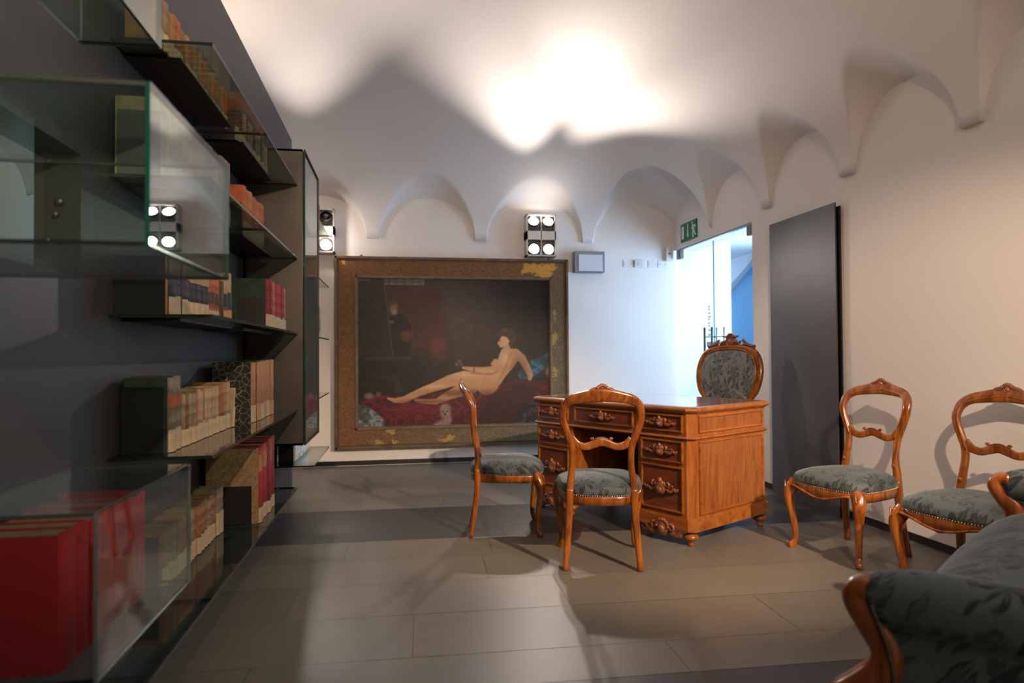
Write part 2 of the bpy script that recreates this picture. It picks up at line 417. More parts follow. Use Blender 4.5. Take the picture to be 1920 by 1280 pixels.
# ------------------------------------------------------------------ setting: vault
def vault():
    xs = np.unique(np.concatenate([np.arange(XL, XR, 0.022), XR-np.array([0, .004, .008, .03, .034, .038, .044, .052, .062, .075, .09, .105, .12, .14, .16]), XL+np.array([.03, .04, .06, .09]), [XL, XR]]))
    ysv = np.unique(np.concatenate([np.arange(YF, YB, 0.022), YB-np.array([0, .004, .008, .03, .034, .038, .044, .052, .062, .075, .09, .105, .12, .14, .16]), [YF, YB]]))
    # refine around the springers
    imR = [5.88, 4.85, 3.88, 2.93, 1.98, 1.03, 0.08, -0.87]; imB = [-2.45, -1.33, -0.26, 0.81, 1.93]
    ex = []
    for c in imB: ex += list(c+np.linspace(-0.16, 0.16, 33))
    xs = np.unique(np.round(np.concatenate([xs, ex]), 4))
    ex = []
    for c in imR: ex += list(c+np.linspace(-0.16, 0.16, 33))
    ysv = np.unique(np.round(np.concatenate([ysv, ex]), 4)); xs = xs[(xs >= XL) & (xs <= XR)]; ysv = ysv[(ysv >= YF) & (ysv <= YB)]
    X, Y = np.meshgrid(xs, ysv)
    dR = XR-X; dL = X-XL; dB = YB-Y; dF = Y-YF
    def g(d, Ln=2.6):
        s = np.clip((d-0.03)/Ln, 0, 1); return np.sqrt(np.clip(1-(1-s)**2.15, 0, 1))
    Rz = 1.25
    M = ZS+Rz*(1-np.minimum(1, ((1-g(dR))**3+(1-g(dL))**3+(1-g(dB))**3+(1-g(dF))**3)**(1/3)))
    Z = M.copy()
    def lun(u, d, c0, c1):
        hw = 0.062
        a0 = (c1-c0)/2-hw; cc = (c0+c1)/2
        a = a0*(1+0.0*d)
        q = np.clip(1-np.abs((u-cc)/a)**2.15, 0, None)
        h = np.where(np.abs(u-cc) < a, ZS+0.415*np.sqrt(q)+0.62*d-0.22*d*d-4*np.maximum(0, d-0.5)**2, -1)
        return h
    cB = [XL-0.9]+imB+[XR+0.06+0.062]
    cR = [YF-0.5]+imR[::-1]+[YB+0.06+0.062]
    for a, b in zip(cB[:-1], cB[1:]):
        Z = np.maximum(Z, np.where(dB < 2.2, lun(X, dB, a, b), -1))
    for a, b in zip(cR[:-1], cR[1:]):
        Z = np.maximum(Z, np.where(dR < 2.2, lun(Y, dR, a, b), -1))
        Z = np.maximum(Z, np.where(dL < 2.2, lun(Y, dL, a, b), -1))
    ny, nx = X.shape
    co = np.stack([X, Y, Z], -1).reshape(-1, 3)
    idx = np.arange(ny*nx).reshape(ny, nx)
    f = np.stack([idx[:-1, :-1], idx[1:, :-1], idx[1:, 1:], idx[:-1, 1:]], -1).reshape(-1, 4)
    me = bpy.data.meshes.new('ceiling')
    me.vertices.add(len(co)); me.vertices.foreach_set('co', co.astype(np.float32).ravel())
    me.loops.add(f.size); me.loops.foreach_set('vertex_index', f.astype(np.int32).ravel())
    me.polygons.add(len(f)); me.polygons.foreach_set('loop_start', np.arange(0, f.size, 4, dtype=np.int32))
    me.polygons.foreach_set('use_smooth', np.ones(len(f), dtype=bool))
    me.update(calc_edges=True); me.materials.append(CEIL)
    o = bpy.data.objects.new('ceiling', me); COL.objects.link(o); tag(o, kind='structure')
    struct('ceiling_slab', MB().box((XL-0.2, YF-0.2, ZT), (XR+0.25, YB+0.2, ZT+0.1)), WHITE)
vault()

# ------------------------------------------------------------------ setting: glass door and corridor
def door():
    d = empty('door_1', (XR+0.02, DY0, 0)); tag(d, kind='structure')
    W = DY1-DY0; mid = 5.845-DY0
    fm = plain('door_metal', (0.35, 0.37, 0.39), 0.35, 0.9)
    bar = plain('dark_bar', (0.10, 0.11, 0.085), 0.35, 0.6)
    for y0, y1 in ((0.012, mid-0.003), (mid+0.003, W-0.012)):
        lf = MB().box((0, y0, 0.012), (0.012, y1, DZ-0.03)).build('door_leaf', GLASS_D, d)
        MB().box((0.001, y0-0.0015 if y0 > 0.1 else y1, 0.012), (0.011, y0 if y0 > 0.1 else y1+0.0015, DZ-0.03)).build('glass_edge', plain('blue_edge', (0.10, 0.33, 0.48), 0.2), lf)
        yy = mid-0.075 if y0 < 0.1 else mid+0.075
        for sx in (-0.055, 0.067):
            h = MB().sweep([(sx, yy, 0.86), (sx, yy, 1.32)], 0.011, n=12, sq=2)
            for z in (0.95, 1.23): h.sweep([(sx, yy, z), (0.006 if sx < 0 else 0.006, yy, z)], 0.006, ref=(0, 0, 1), n=8, sq=2)
            h.build('pull_handle', bar if sx < 0 else fm, lf)
        MB().box((-0.012, yy-0.05 if y0 < .1 else mid+0.005, 1.145), (0.024, mid-0.005 if y0 < .1 else yy+0.05, 1.185), bev=0.003).build('lock', fm, lf)
    for yc in (0.055, W-0.055):
        MB().box((-0.012, yc-0.05, DZ-0.10), (0.026, yc+0.05, DZ-0.012), bev=0.002).build('hinge_clamp', plain('clamp_metal', (0.16, 0.16, 0.15), 0.4, 0.7), d)
    MB().box((-0.01, 0.0, DZ-0.012), (0.03, W, DZ)).build('top_rail', fm, d)
    c = bpy.data.curves.new('lettering', 'FONT'); c.body = 'studio'; c.size = 0.088; c.offset = 0.0012; c.extrude = 0.0008; c.space_character = 1.35
    t = bpy.data.objects.new('lettering', c); COL.objects.link(t); t.parent = d
    c.materials.append(plain('letter_blue', (0.04, 0.17, 0.34), 0.5))
    # text runs upward, ascenders towards the near jamb, seen mirrored from inside
    m = Matrix(((0, 0, 1, 0.0135), (0, -1, 0, 5.985-DY0), (1, 0, 0, 1.235), (0, 0, 0, 1)))
    t.matrix_local = m
door()
cor = MB()
cor.box((4.30, 2.9, 0), (4.45, 6.95, 2.6), 0)
cor.box((3.13, 2.8, 0), (4.45, 2.9, 2.6), 0)
cor.box((3.13, 2.9, 2.28), (4.45, 12.0, 2.38), 0)
cor.box((3.0, 12.0, 0), (4.45, 12.1, 2.38), 0)
cor.box((3.0, 6.9, 0), (3.13, 12.0, 2.38), 0)
struct('wall_corridor', cor, plaster('corridor_white', (0.82, 0.84, 0.86)))
struct('wall_corridor_blue', MB().box((4.30, 6.95, 0), (4.45, 12.0, 2.28)), plain('blue_wall', (0.03, 0.36, 0.62), 0.8))
sf = MB().prism([(8.35, 1.80), (6.95, 2.46), (6.95, 2.47), (8.35, 2.47)], 4.22, 4.299, axis='x')
struct('trim_1', sf, plaster('soffit_white', (0.8, 0.82, 0.85)))

# exit sign, detector, switches, loudspeaker box
def exit_sign():
    y0, y1, z0, z1 = 6.12, 6.49, 2.215, 2.40
    x = XR
    s = MB().box((x-0.012, y0, z0), (x-0.0005, y1, z1), bev=0.002).build('exit_sign', plain('sign_green', (0.0, 0.17, 0.085), 0.4))
    tag(s, 'green emergency exit sign with running figure, arrow and door, above the glass door', 'sign')
    wm = plain('sign_white', (0.8, 0.84, 0.82), 0.4); xx = x-0.014
    def P(u, v): return (y1-u*(y1-y0), z0+v*(z1-z0))
    def poly(mb, pts): mb.prism([P(*p) for p in pts], xx, xx+0.002, axis='x')
    a = MB(); poly(a, [(0.07, 0.16), (0.21, 0.16), (0.21, 0.86), (0.07, 0.86)]); a.build('door_symbol', wm, s)
    a = MB(); poly(a, [(0.44, 0.36), (0.44, 0.90), (0.49, 0.90), (0.49, 0.36)]); poly(a, [(0.40, 0.36), (0.465, 0.14), (0.53, 0.36)]); a.build('arrow_symbol', wm, s)
    m = MB()
    cy = [(0.745+0.035*math.cos(t), 0.86+0.06*math.sin(t)) for t in np.linspace(0, 2*PI, 13)[:-1]]
    poly(m, cy)
    poly(m, [(0.74, 0.78), (0.85, 0.72), (0.86, 0.44), (0.76, 0.42)])
    poly(m, [(0.76, 0.76), (0.70, 0.56), (0.73, 0.52), (0.79, 0.66)]); poly(m, [(0.84, 0.74), (0.94, 0.70), (0.95, 0.56), (0.92, 0.56), (0.90, 0.64), (0.84, 0.62)])
    poly(m, [(0.77, 0.46), (0.84, 0.44), (0.80, 0.26), (0.83, 0.06), (0.77, 0.06), (0.74, 0.28)]); poly(m, [(0.82, 0.46), (0.87, 0.44), (0.93, 0.24), (0.99, 0.20), (0.98, 0.14), (0.88, 0.18)])
    m.build('figure_symbol', wm, s)
exit_sign()
PLAS = plain('white_plastic', (0.72, 0.72, 0.72), 0.4)
sd = MB().box((2.775, YB-0.045, 2.055), (2.855, YB, 2.20), bev=0.006).build('motion_sensor', PLAS)
tag(sd, 'small white motion sensor box on the back wall beside the exit sign', 'sensor')
MB().box((2.80, YB-0.048, 2.125), (2.825, YB-0.044, 2.135)).build('sensor_eye', BLACK, sd)
for i, (a, b, lb) in enumerate(((2.315, 2.42, 'blank white cover plate on the back wall, left of the light switch'), (2.59, 2.685, 'blank white cover plate on the back wall, right of the light switch'), (2.70, 2.80, 'blank white cover plate on the back wall, under the motion sensor'))):
    p = MB().box((a, YB-0.006, 1.985), (b, YB, 2.055), bev=0.002).build('cover_plate', PLAS); tag(p, lb, 'cover plate', 'cover plates on the back wall')
    for xx in (a+0.015, b-0.015): MB().lathe([(0.004, 0), (0.004, 0.002)], (xx, YB-0.008, 2.02), 8, axis='y').build('screw', STEEL, p)
sw = MB().box((2.435, YB-0.025, 1.98), (2.55, YB, 2.06), bev=0.006).build('light_switch', PLAS)
tag(sw, 'raised white light switch between blank cover plates on the back wall', 'switch')
MB().box((2.465, YB-0.029, 1.997), (2.52, YB-0.024, 2.043), bev=0.002).build('rocker', plain('rocker_grey', (0.6, 0.62, 0.66), 0.3), sw)
ab = MB().box((1.765, YB-0.10, 1.915), (2.085, YB, 2.13), bev=0.004).build('wall_loudspeaker', plain('speaker_grey', (0.23, 0.25, 0.27), 0.5))
tag(ab, 'flat grey box with a pale front plate on the wall right of the painting', 'wall box')
MB().box((1.805, YB-0.108, 1.925), (2.06, YB-0.101, 2.095), bev=0.002).build('front_plate', plain('pale_plate', (0.62, 0.66, 0.74), 0.35), ab)

# leaning dark metal panel by the right wall
pn = MB().box((2.836, 3.975, 0.0), (2.846, 4.765, 2.072), bev=0.0015).build('metal_panel', PANELM)
tag(pn, 'tall dark grey metal panel standing against the right wall beside the glass door', 'panel')
MB().box((2.856, 3.955, 0.02), (2.866, 4.70, 2.045)).build('back_board', BLACK, pn)
for z in (0.3, 1.0, 1.8): MB().box((2.846, 4.2, z), (2.856, 4.56, z+0.06)).build('spacer', BLACK, pn)

# ------------------------------------------------------------------ wall spotlights (2 x 2 lamps)
def fixture(cx, label, lit):
    x0, x1, z0, z1 = cx-0.152, cx+0.152, 2.065, 2.485
    r = empty('wall_spotlight', (0, 0, 0)); tag(r, label, 'spotlight', 'four-lamp wall spotlights')
    fm = plain('fixture_metal', (0.62, 0.59, 0.55), 0.45, 0.5)
    y0, y1 = YB-0.14, YB
    t = 0.012; f = MB()
    f.box((x0, y0, z0), (x0+t, y1, z1)).box((x1-t, y0, z0), (x1, y1, z1)).box((x0, y0, z0), (x1, y1, z0+t)).box((x0, y0, z1-t), (x1, y1, z1))
    f.box((x0, y0, 2.232), (x1, y1, 2.318)); f.box((cx-0.004, y0, z0), (cx+0.004, y1, z1))
    f.build('housing', fm, r)
    k = 0
    for j, zc in enumerate((2.405, 2.145)):
        for i, xc in enumerate((cx-0.075, cx+0.075)):
            on = lit[k]; k += 1
            ring = MB()
            ring.sweep([(xc+0.062*math.cos(a), y0+0.01+0.02*math.sin(a+i), zc+0.062*math.sin(a)) for a in np.linspace(0, 2*PI, 25)[:-1]], 0.004, ref=(0, 1, 0), n=6, closed=True, sq=2)
            ring.sweep([(xc+0.070*math.cos(a), y0+0.03, zc+0.070*math.sin(a)) for a in np.linspace(PI, 2*PI, 13)], 0.003, ref=(0, 1, 0), n=6, sq=2)
            ri = ring.build('gimbal_ring', STEEL, r)
            up = 0.5 if j == 0 else -0.25
            prof = [(0.056, 0.0), (0.054, 0.006), (0.001, 0.008)]
            lm = MB(); lm.lathe([(0.057, -0.03), (0.059, 0.0), (0.054, 0.004)], (0, 0, 0), 24, axis='y')
            lo = lm.build('reflector', STEEL, r); lo.location = (xc, y0+0.045, zc); lo.rotation_euler = (R(-30 if j == 0 else 15), 0, 0)
            q = MB()
            if on: q.lathe([(0.001, -0.034), (0.050, -0.033), (0.052, -0.031)], (0, 0, 0), 24, axis='y'); q.build('lamp', LAMPON, lo)
            else:
                q.lathe([(0.001, -0.050), (0.018, -0.048), (0.02, -0.034), (0.052, -0.034)], (0, 0, 0), 24, axis='y'); q.build('lamp', plain('unlit_lamp', (0.25, 0.24, 0.27), 0.15, 0.9), lo)
    return r
fixture(1.41, 'four-lamp metal wall spotlight with all lamps lit, above the painting\'s upper right corner', (1, 1, 1, 1))
fixture(-0.77, 'four-lamp metal wall spotlight with an unlit upper lamp, partly behind the shelving end', (1, 0, 1, 1))

# ------------------------------------------------------------------ painting
def smoothstep(a, b, x):
    t = np.clip((x-a)/(b-a), 0, 1); return t*t*(3-2*t)
def poly_mask(PX, PY, pts, soft):
    """soft signed distance mask of polygon"""
    pts = np.array(pts, float); n = len(pts)
    d = np.full(PX.shape, 1e9); inside = np.zeros(PX.shape, bool)
    for i in range(n):
        a = pts[i]; b = pts[(i+1) % n]; e = b-a; wx = PX-a[0]; wy = PY-a[1]
        t = np.clip((wx*e[0]+wy*e[1])/(e@e+1e-9), 0, 1)
        d = np.minimum(d, np.hypot(wx-e[0]*t, wy-e[1]*t))
        c = ((a[1] <= PY) & (b[1] > PY)) | ((b[1] <= PY) & (a[1] > PY))
        with np.errstate(divide='ignore', invalid='ignore'):
            xi = a[0]+(PY-a[1])/(b[1]-a[1])*e[0] if b[1] != a[1] else np.full(PY.shape, 1e9)
        inside ^= c & (PX < xi)
    sd_ = np.where(inside, d, -d)
    return smoothstep(-soft, soft, sd_)
def painting():
    X0, X1, Z0, Z1 = -0.618, 1.692, 0.178, 2.038
    YP = YB-0.07
    r = empty('framed_painting', ((X0+X1)/2, YP, Z0)); tag(r, 'large framed oil painting of a reclining figure, in a worn brown and gold frame', 'painting')
    ox, oz = (X0+X1)/2, Z0
    IX0, IX1, IZ0, IZ1 = X0+0.215, X1-0.195, Z0+0.205, Z1-0.21
    # canvas
    nx, nz = 420, 310
    U, V = np.meshgrid(np.linspace(0, 1, nx), np.linspace(0, 1, nz))       # V from top
    PX = 207+U*1023; PY = 250+V*770
    rs = np.random.RandomState(5)
    def blur_noise(s, amp):
        g = rs.rand(s, s); yi = V*(s-1.001); xi = U*(s-1.001); a = yi.astype(int); b = xi.astype(int); fy = yi-a; fx = xi-b
        return amp*((g[a, b]*(1-fx)+g[a, np.minimum(b+1, s-1)]*fx)*(1-fy)+(g[np.minimum(a+1, s-1), b]*(1-fx)+g[np.minimum(a+1, s-1), np.minimum(b+1, s-1)]*fx)*fy-0.5)
    C = np.zeros(PX.shape+(3,)); C[:] = (24, 20, 18)
    def lay(mask, col, k=1.0):
        C[:] = C*(1-(mask*k)[..., None])+np.array(col, float)*(mask*k)[..., None]
    def blob(cx, cy, rx, ry, p=2.0): return np.exp(-(((PX-cx)/rx)**2+((PY-cy)/ry)**2)**(p/2))
    lay(blob(740, 400, 230, 230), (84, 73, 66), 0.7)
    lay(poly_mask(PX, PY, [(345, 285), (620, 285), (680, 600), (560, 640), (400, 640)], 28), (66, 33, 28), 0.8)
    lay(poly_mask(PX, PY, [(207, 200), (340, 200), (392, 655), (207, 655)], 6), (34, 30, 27))
    lay(poly_mask(PX, PY, [(338, 250), (346, 250), (394, 650), (386, 650)], 3), (72, 62, 52), 0.8)
    st = poly_mask(PX, PY, [(345, 240), (555, 240), (552, 286), (348, 286)], 3)*(0.55+0.45*np.abs(np.sin(PX/13)*np.cos(PY/9)))
    lay(st, (120, 122, 112), 0.8)
    lay(poly_mask(PX, PY, [(210, 240), (275, 240), (270, 266), (212, 266)], 4), (95, 95, 88), 0.7)
    # figure in the shadow at the easel
    lay(poly_mask(PX, PY, [(372, 450), (400, 430), (450, 440), (482, 500), (485, 560), (478, 655), (392, 655), (380, 540)], 5), (17, 15, 15))
    lay(blob(392, 402, 24, 32, 4), (120, 92, 72), 0.9); lay(blob(384, 375, 25, 15, 4), (60, 48, 42), 0.9); lay(blob(397, 428, 17, 16, 4), (130, 118, 106), 0.8)
    lay(blob(383, 478, 13, 9, 4), (125, 90, 68), 0.8); lay(blob(460, 550, 36, 32, 5), (92, 56, 36), 0.85)
    lay(blob(627, 620, 48, 62, 4), (108, 48, 46), 0.55)
    # table
    lay(poly_mask(PX, PY, [(207, 665), (490, 660), (530, 690), (545, 845), (430, 845), (410, 780), (207, 780)], 6), (16, 16, 19))
    lay(poly_mask(PX, PY, [(240, 658), (470, 656), (490, 672), (250, 676)], 5), (52, 56, 62), 0.7)
    lay(poly_mask(PX, PY, [(300, 765), (420, 745), (440, 845), (400, 850), (395, 790)], 8), (46, 42, 36), 0.7)
    # couch
    fold = 0.62+0.5*(1-np.abs(np.sin(PX/95+PY/30+7*(blur_noise(18, 1.0)+blur_noise(40, 0.6))))**0.7)
    red = poly_mask(PX, PY, [(215, 880), (300, 855), (480, 865), (700, 840), (870, 850), (1010, 790), (1120, 775), (1240, 760), (1240, 1030), (330, 1030)], 6)
    C[:] = C*(1-red[..., None])+(np.array((92, 22, 34))*np.clip(fold, 0.35, 1.3)[..., None])*red[..., None]
    lay(blob(560, 935, 230, 28), (118, 30, 44), 0.5)
    lay(poly_mask(PX, PY, [(830, 1000), (870, 880), (1060, 800), (1160, 800), (1150, 880), (1060, 1030), (840, 1030)], 25), (38, 14, 20), 0.75)
    # white cloth
    fn1 = blur_noise(26, 1.0)+blur_noise(50, 0.8)
    def ridges(f, a): return 1-np.abs(np.sin(f+2.4*fn1))**a
    wc = poly_mask(PX, PY, [(207, 900), (250, 905), (300, 940), (345, 985), (362, 1030), (207, 1030)], 6)
    C[:] = C*(1-wc[..., None])+(np.array((128, 134, 136))*(0.45+0.6*ridges(PX/60+PY/90, 0.7))[..., None])*wc[..., None]
    lay(blob(265, 858, 26, 17, 4), (116, 106, 92), 0.8); lay(blob(315, 850, 15, 14, 4), (108, 90, 80), 0.7)
    # cushions right
    bc = poly_mask(PX, PY, [(1050, 745), (1110, 690), (1228, 640), (1240, 740), (1150, 785), (1060, 780)], 5)
    C[:] = C*(1-bc[..., None])+(np.array((42, 92, 116))*(0.55+0.6*ridges(PX/50-PY/70, 0.8))[..., None])*bc[..., None]
    lay(poly_mask(PX, PY, [(1120, 780), (1228, 715), (1240, 780), (1160, 800)], 6), (20, 24, 34), 0.9)
    lay(blob(1225, 745, 22, 28, 4), (140, 112, 60), 0.8)
    dk = poly_mask(PX, PY, [(1030, 1005), (1060, 930), (1160, 870), (1240, 880), (1240, 1030), (1030, 1030)], 8)
    C[:] = C*(1-dk[..., None])+(np.array((46, 48, 56))*(0.35+1.0*ridges(PX/45+PY/60, 0.6))[..., None])*dk[..., None]
    # reclining figure (seen from behind), softly painted
    skin = (168, 125, 88)
    body = np.zeros(PX.shape)
    def capsule(pts, rad, soft=5):
        m_ = np.zeros(PX.shape)
        for (a, ra), (b, rb) in zip(zip(pts[:-1], rad[:-1]), zip(pts[1:], rad[1:])):
            ex, ey = b[0]-a[0], b[1]-a[1]; t = np.clip(((PX-a[0])*ex+(PY-a[1])*ey)/(ex*ex+ey*ey), 0, 1)
            d_ = np.hypot(PX-a[0]-ex*t, PY-a[1]-ey*t); m_ = np.maximum(m_, smoothstep(-soft, soft, (ra+(rb-ra)*t)-d_))
        return m_
    for pts_, rad_ in (([(362, 872), (400, 884), (445, 880), (520, 846), (600, 818), (690, 786), (760, 775), (840, 790), (890, 800)], [5, 12, 17, 19, 24, 32, 40, 50, 60]),
                       ([(505, 884), (560, 892), (612, 894), (690, 858), (800, 812)], [7, 12, 14, 24, 42]),
                       ([(880, 800), (920, 775), (960, 735), (990, 700), (1015, 662)], [60, 50, 40, 42, 44]),
                       ([(1040, 645), (1075, 670), (1100, 715), (1122, 760), (1118, 778)], [26, 22, 19, 15, 12]),
                       ([(985, 640), (968, 672), (948, 712), (915, 728), (850, 730), (790, 724), (758, 718)], [26, 22, 19, 17, 14, 11, 8]),
                       ([(932, 690), (918, 700)], [18, 12]),
                       ([(1000, 640), (992, 606)], [20, 17])):
        body = np.maximum(body, capsule(pts_, rad_, 4))
    lay(body, skin)
    lay(body*np.clip(blob(1060, 740, 50, 80)+blob(900, 865, 150, 30)+blob(560, 893, 150, 14)+blob(700, 850, 120, 18), 0, 1), (92, 56, 38), 0.75)
    lay(body*np.clip(blob(790, 752, 110, 20)+blob(985, 665, 30, 40)+blob(560, 815, 100, 12), 0, 1), (202, 164, 124), 0.6)
    lay(body*poly_mask(PX, PY, [(1012, 640), (1022, 642), (985, 735), (945, 800), (935, 812), (975, 730)], 7), (134, 92, 62), 0.55)
    lay(body*poly_mask(PX, PY, [(790, 742), (915, 748), (950, 730), (940, 746), (905, 760), (800, 752)], 5), (120, 80, 54), 0.6)
    lay(body*poly_mask(PX, PY, [(810, 712), (818, 712), (820, 742), (812, 742)], 2), (90, 50, 36), 0.7)
    lay(capsule([(985, 570), (968, 588), (964, 600)], [27, 21, 14], 4), (184, 138, 104)); lay(poly_mask(PX, PY, [(948, 580), (941, 594), (952, 598)], 3), (184, 138, 104))
    lay(blob(956, 578, 7, 3, 4), (70, 44, 34), 0.7); lay(blob(957, 606, 6, 3, 4), (140, 60, 50), 0.7)
    lay(capsule([(948, 548), (975, 530), (1008, 535), (1028, 565), (1020, 600)], [9, 22, 26, 22, 12], 5), (58, 40, 31), 0.97)
    lay(blob(985, 522, 18, 8), (92, 66, 50), 0.6)
    lay(blob(735, 695, 26, 20, 4), (58, 56, 50), 0.8); lay(blob(738, 684, 8, 6, 4), (150, 66, 60), 0.7); lay(blob(722, 700, 8, 6, 4), (120, 110, 100), 0.6); lay(blob(748, 702, 7, 5, 4), (90, 96, 80), 0.6)
    # small dog
    lay(np.clip(capsule([(662, 935), (662, 960), (672, 990), (655, 1015), (615, 1018)], [30, 27, 24, 34, 16], 12)*(0.75+0.9*(blur_noise(80, 1.0)+0.5)*0.5), 0, 1), (128, 116, 98), 0.9); lay(blob(648, 945, 5, 4, 4), (30, 24, 22)); lay(blob(672, 945, 5, 4, 4), (30, 24, 22)); lay(blob(660, 962, 6, 5, 4), (26, 20, 20))
    C += blur_noise(60, 10)[..., None]+blur_noise(22, 8)[..., None]
    C = np.clip(C/255, 0.004, 1)**2.2
    vs = np.stack([IX0-0.005+U*(IX1-IX0+0.01)-ox, np.full(U.shape, -0.004), IZ1+0.005-V*(IZ1-IZ0+0.01)-oz], -1).reshape(-1, 3)
    idx = np.arange(nx*nz).reshape(nz, nx); f = np.stack([idx[:-1, :-1], idx[:-1, 1:], idx[1:, 1:], idx[1:, :-1]], -1).reshape(-1, 4)
    me = bpy.data.meshes.new('canvas'); me.from_pydata(vs.tolist(), [], f.tolist())
    set_color_attr(me, 'paint', np.concatenate([C.reshape(-1, 3), np.ones((nx*nz, 1))], 1), 'POINT')
    me.materials.append(attr_mat('oil_paint', 'paint', rough=0.45, bmp=0.12, bsc=220, spec=0.35))
    o = bpy.data.objects.new('canvas', me); COL.objects.link(o); o.parent = r
    # flat frieze of the frame with gold patches, as a coloured grid ring
    nx, nz = 460, 372
    U, V = np.meshgrid(np.linspace(0, 1, nx), np.linspace(0, 1, nz)); PX = 85+U*1253; PY = 130+V*1020
    rs = np.random.RandomState(9)
    base = np.array((104, 70, 34.0))+(np.array((90, 80, 60))-np.array((104, 70, 34)))*smoothstep(0.35, 0.95, U*0.6+V*0.5)[..., None]
    gr = rs.rand(nz, nx); gr = (gr+np.roll(gr, 1, 0)+np.roll(gr, 1, 1)+np.roll(gr, -1, 1))/4
    C = base*(0.62+0.76*gr)[..., None]
    wob = blur_noise(90, 26)+blur_noise(160, 16)
    def patch(pts, col):
        m_ = poly_mask(PX+wob, PY+np.roll(wob, 40, 1), pts, 2.0)
        C[:] = C*(1-m_[..., None])+np.array(col, float)*(0.85+0.3*gr)[..., None]*m_[..., None]
    gold = (186, 132, 44); gold2 = (150, 122, 62)
    patch([(108, 148), (135, 142), (150, 156), (140, 170), (118, 166)], gold)
    patch([(1070, 205), (1085, 160), (1110, 154), (1268, 156), (1270, 178), (1245, 190), (1255, 210), (1222, 240), (1190, 232), (1165, 222), (1160, 204), (1110, 202), (1082, 212)], gold)
    patch([(345, 1048), (392, 1044), (398, 1066), (372, 1084), (344, 1076)], gold2)
    patch([(275, 1108), (300, 1104), (336, 1120), (330, 1132), (290, 1130)], gold2); patch([(376, 1108), (410, 1110), (400, 1126), (380, 1124)], gold2)
    patch([(622, 1108), (660, 1100), (672, 1092), (706, 1094), (706, 1116), (664, 1126), (630, 1124)], gold2); patch([(512, 1044), (530, 1044), (526, 1056), (514, 1056)], gold2)
    patch([(1256, 412), (1276, 414), (1280, 450), (1266, 472), (1254, 440)], gold2); patch([(1244, 548), (1262, 538), (1284, 548), (1276, 580), (1258, 612), (1242, 600)], gold2)
    patch([(1246, 728), (1262, 724), (1268, 772), (1250, 780)], gold2); patch([(1246, 800), (1262, 798), (1262, 816), (1248, 818)], gold2)
    patch([(106, 796), (124, 800), (134, 826), (128, 862), (110, 862), (112, 830)], (112, 78, 40)); patch([(1312, 480), (1320, 482), (1318, 500), (1312, 498)], gold2)
    C = np.clip(C/255, 0, 1)**2.2
    wx = X0+U*(X1-X0); wz = Z1-V*(Z1-Z0)
    vs = np.stack([wx-ox, np.full(U.shape, -0.030), wz-oz], -1).reshape(-1, 3)
    idx = np.arange(nx*nz).reshape(nz, nx); f = np.stack([idx[:-1, :-1], idx[:-1, 1:], idx[1:, 1:], idx[1:, :-1]], -1).reshape(-1, 4)
    cxm = wx[:-1, :-1].ravel(); czm = wz[:-1, :-1].ravel()
    keep = ~((cxm > IX0-0.012) & (cxm < IX1+0.008) & (czm < IZ1+0.012) & (czm > IZ0-0.008)); f = f[keep]
    me = bpy.data.meshes.new('frame_face'); me.from_pydata(vs.tolist(), [], f.tolist())
    set_color_attr(me, 'paint', np.concatenate([C.reshape(-1, 3), np.ones((nx*nz, 1))], 1), 'POINT')
    me.materials.append(attr_mat('worn_gilding', 'paint', rough=0.6, bmp=0.25, bsc=130))
    o = bpy.data.objects.new('frame_face', me); COL.objects.link(o); o.parent = r
    mo = plain('frame_moulding_brown', (0.11, 0.06, 0.026), 0.45, var=0.35, vscale=12)
    def ringbox(mb, a0, a1, b0, b1, wdt, y0, y1):
        mb.box((a0-ox, y0, b0-oz), (a0+wdt-ox, y1, b1-oz), bev=0.006); mb.box((a1-wdt-ox, y0, b0-oz), (a1-ox, y1, b1-oz), bev=0.006)
        mb.box((a0-ox, y0, b0-oz), (a1-ox, y1, b0+wdt-oz), bev=0.006); mb.box((a0-ox, y0, b1-wdt-oz), (a1-ox, y1, b1-oz), bev=0.006)
    m1 = MB(); ringbox(m1, X0, X1, Z0, Z1, 0.026, -0.050, 0.05); ringbox(m1, X0+0.030, X1-0.030, Z0+0.030, Z1-0.030, 0.008, -0.040, 0.0); m1.build('outer_moulding', mo, r)
    m2 = MB(); ringbox(m2, IX0-0.024, IX1+0.024, IZ0-0.024, IZ1+0.024, 0.022, -0.044, 0.0); ringbox(m2, IX0-0.004, IX1+0.004, IZ0-0.004, IZ1+0.004, 0.008, -0.030, 0.0)
    m2.build('inner_moulding', plain('frame_inner_moulding', (0.12, 0.085, 0.05), 0.45, var=0.3, vscale=12), r)
    MB().box((X0+0.03-ox, 0.0, 0.03), (X1-0.03-ox, 0.05, Z1-Z0-0.03)).build('backing_board', BLACK, r)
    for xx in (X0+0.25, X1-0.19):
        MB().box((xx-0.012-ox, 0.0, Z1-Z0-0.005), (xx+0.012-ox, 0.02, Z1-Z0+0.022), bev=0.004).build('hanging_bracket', STEEL, r)
painting()

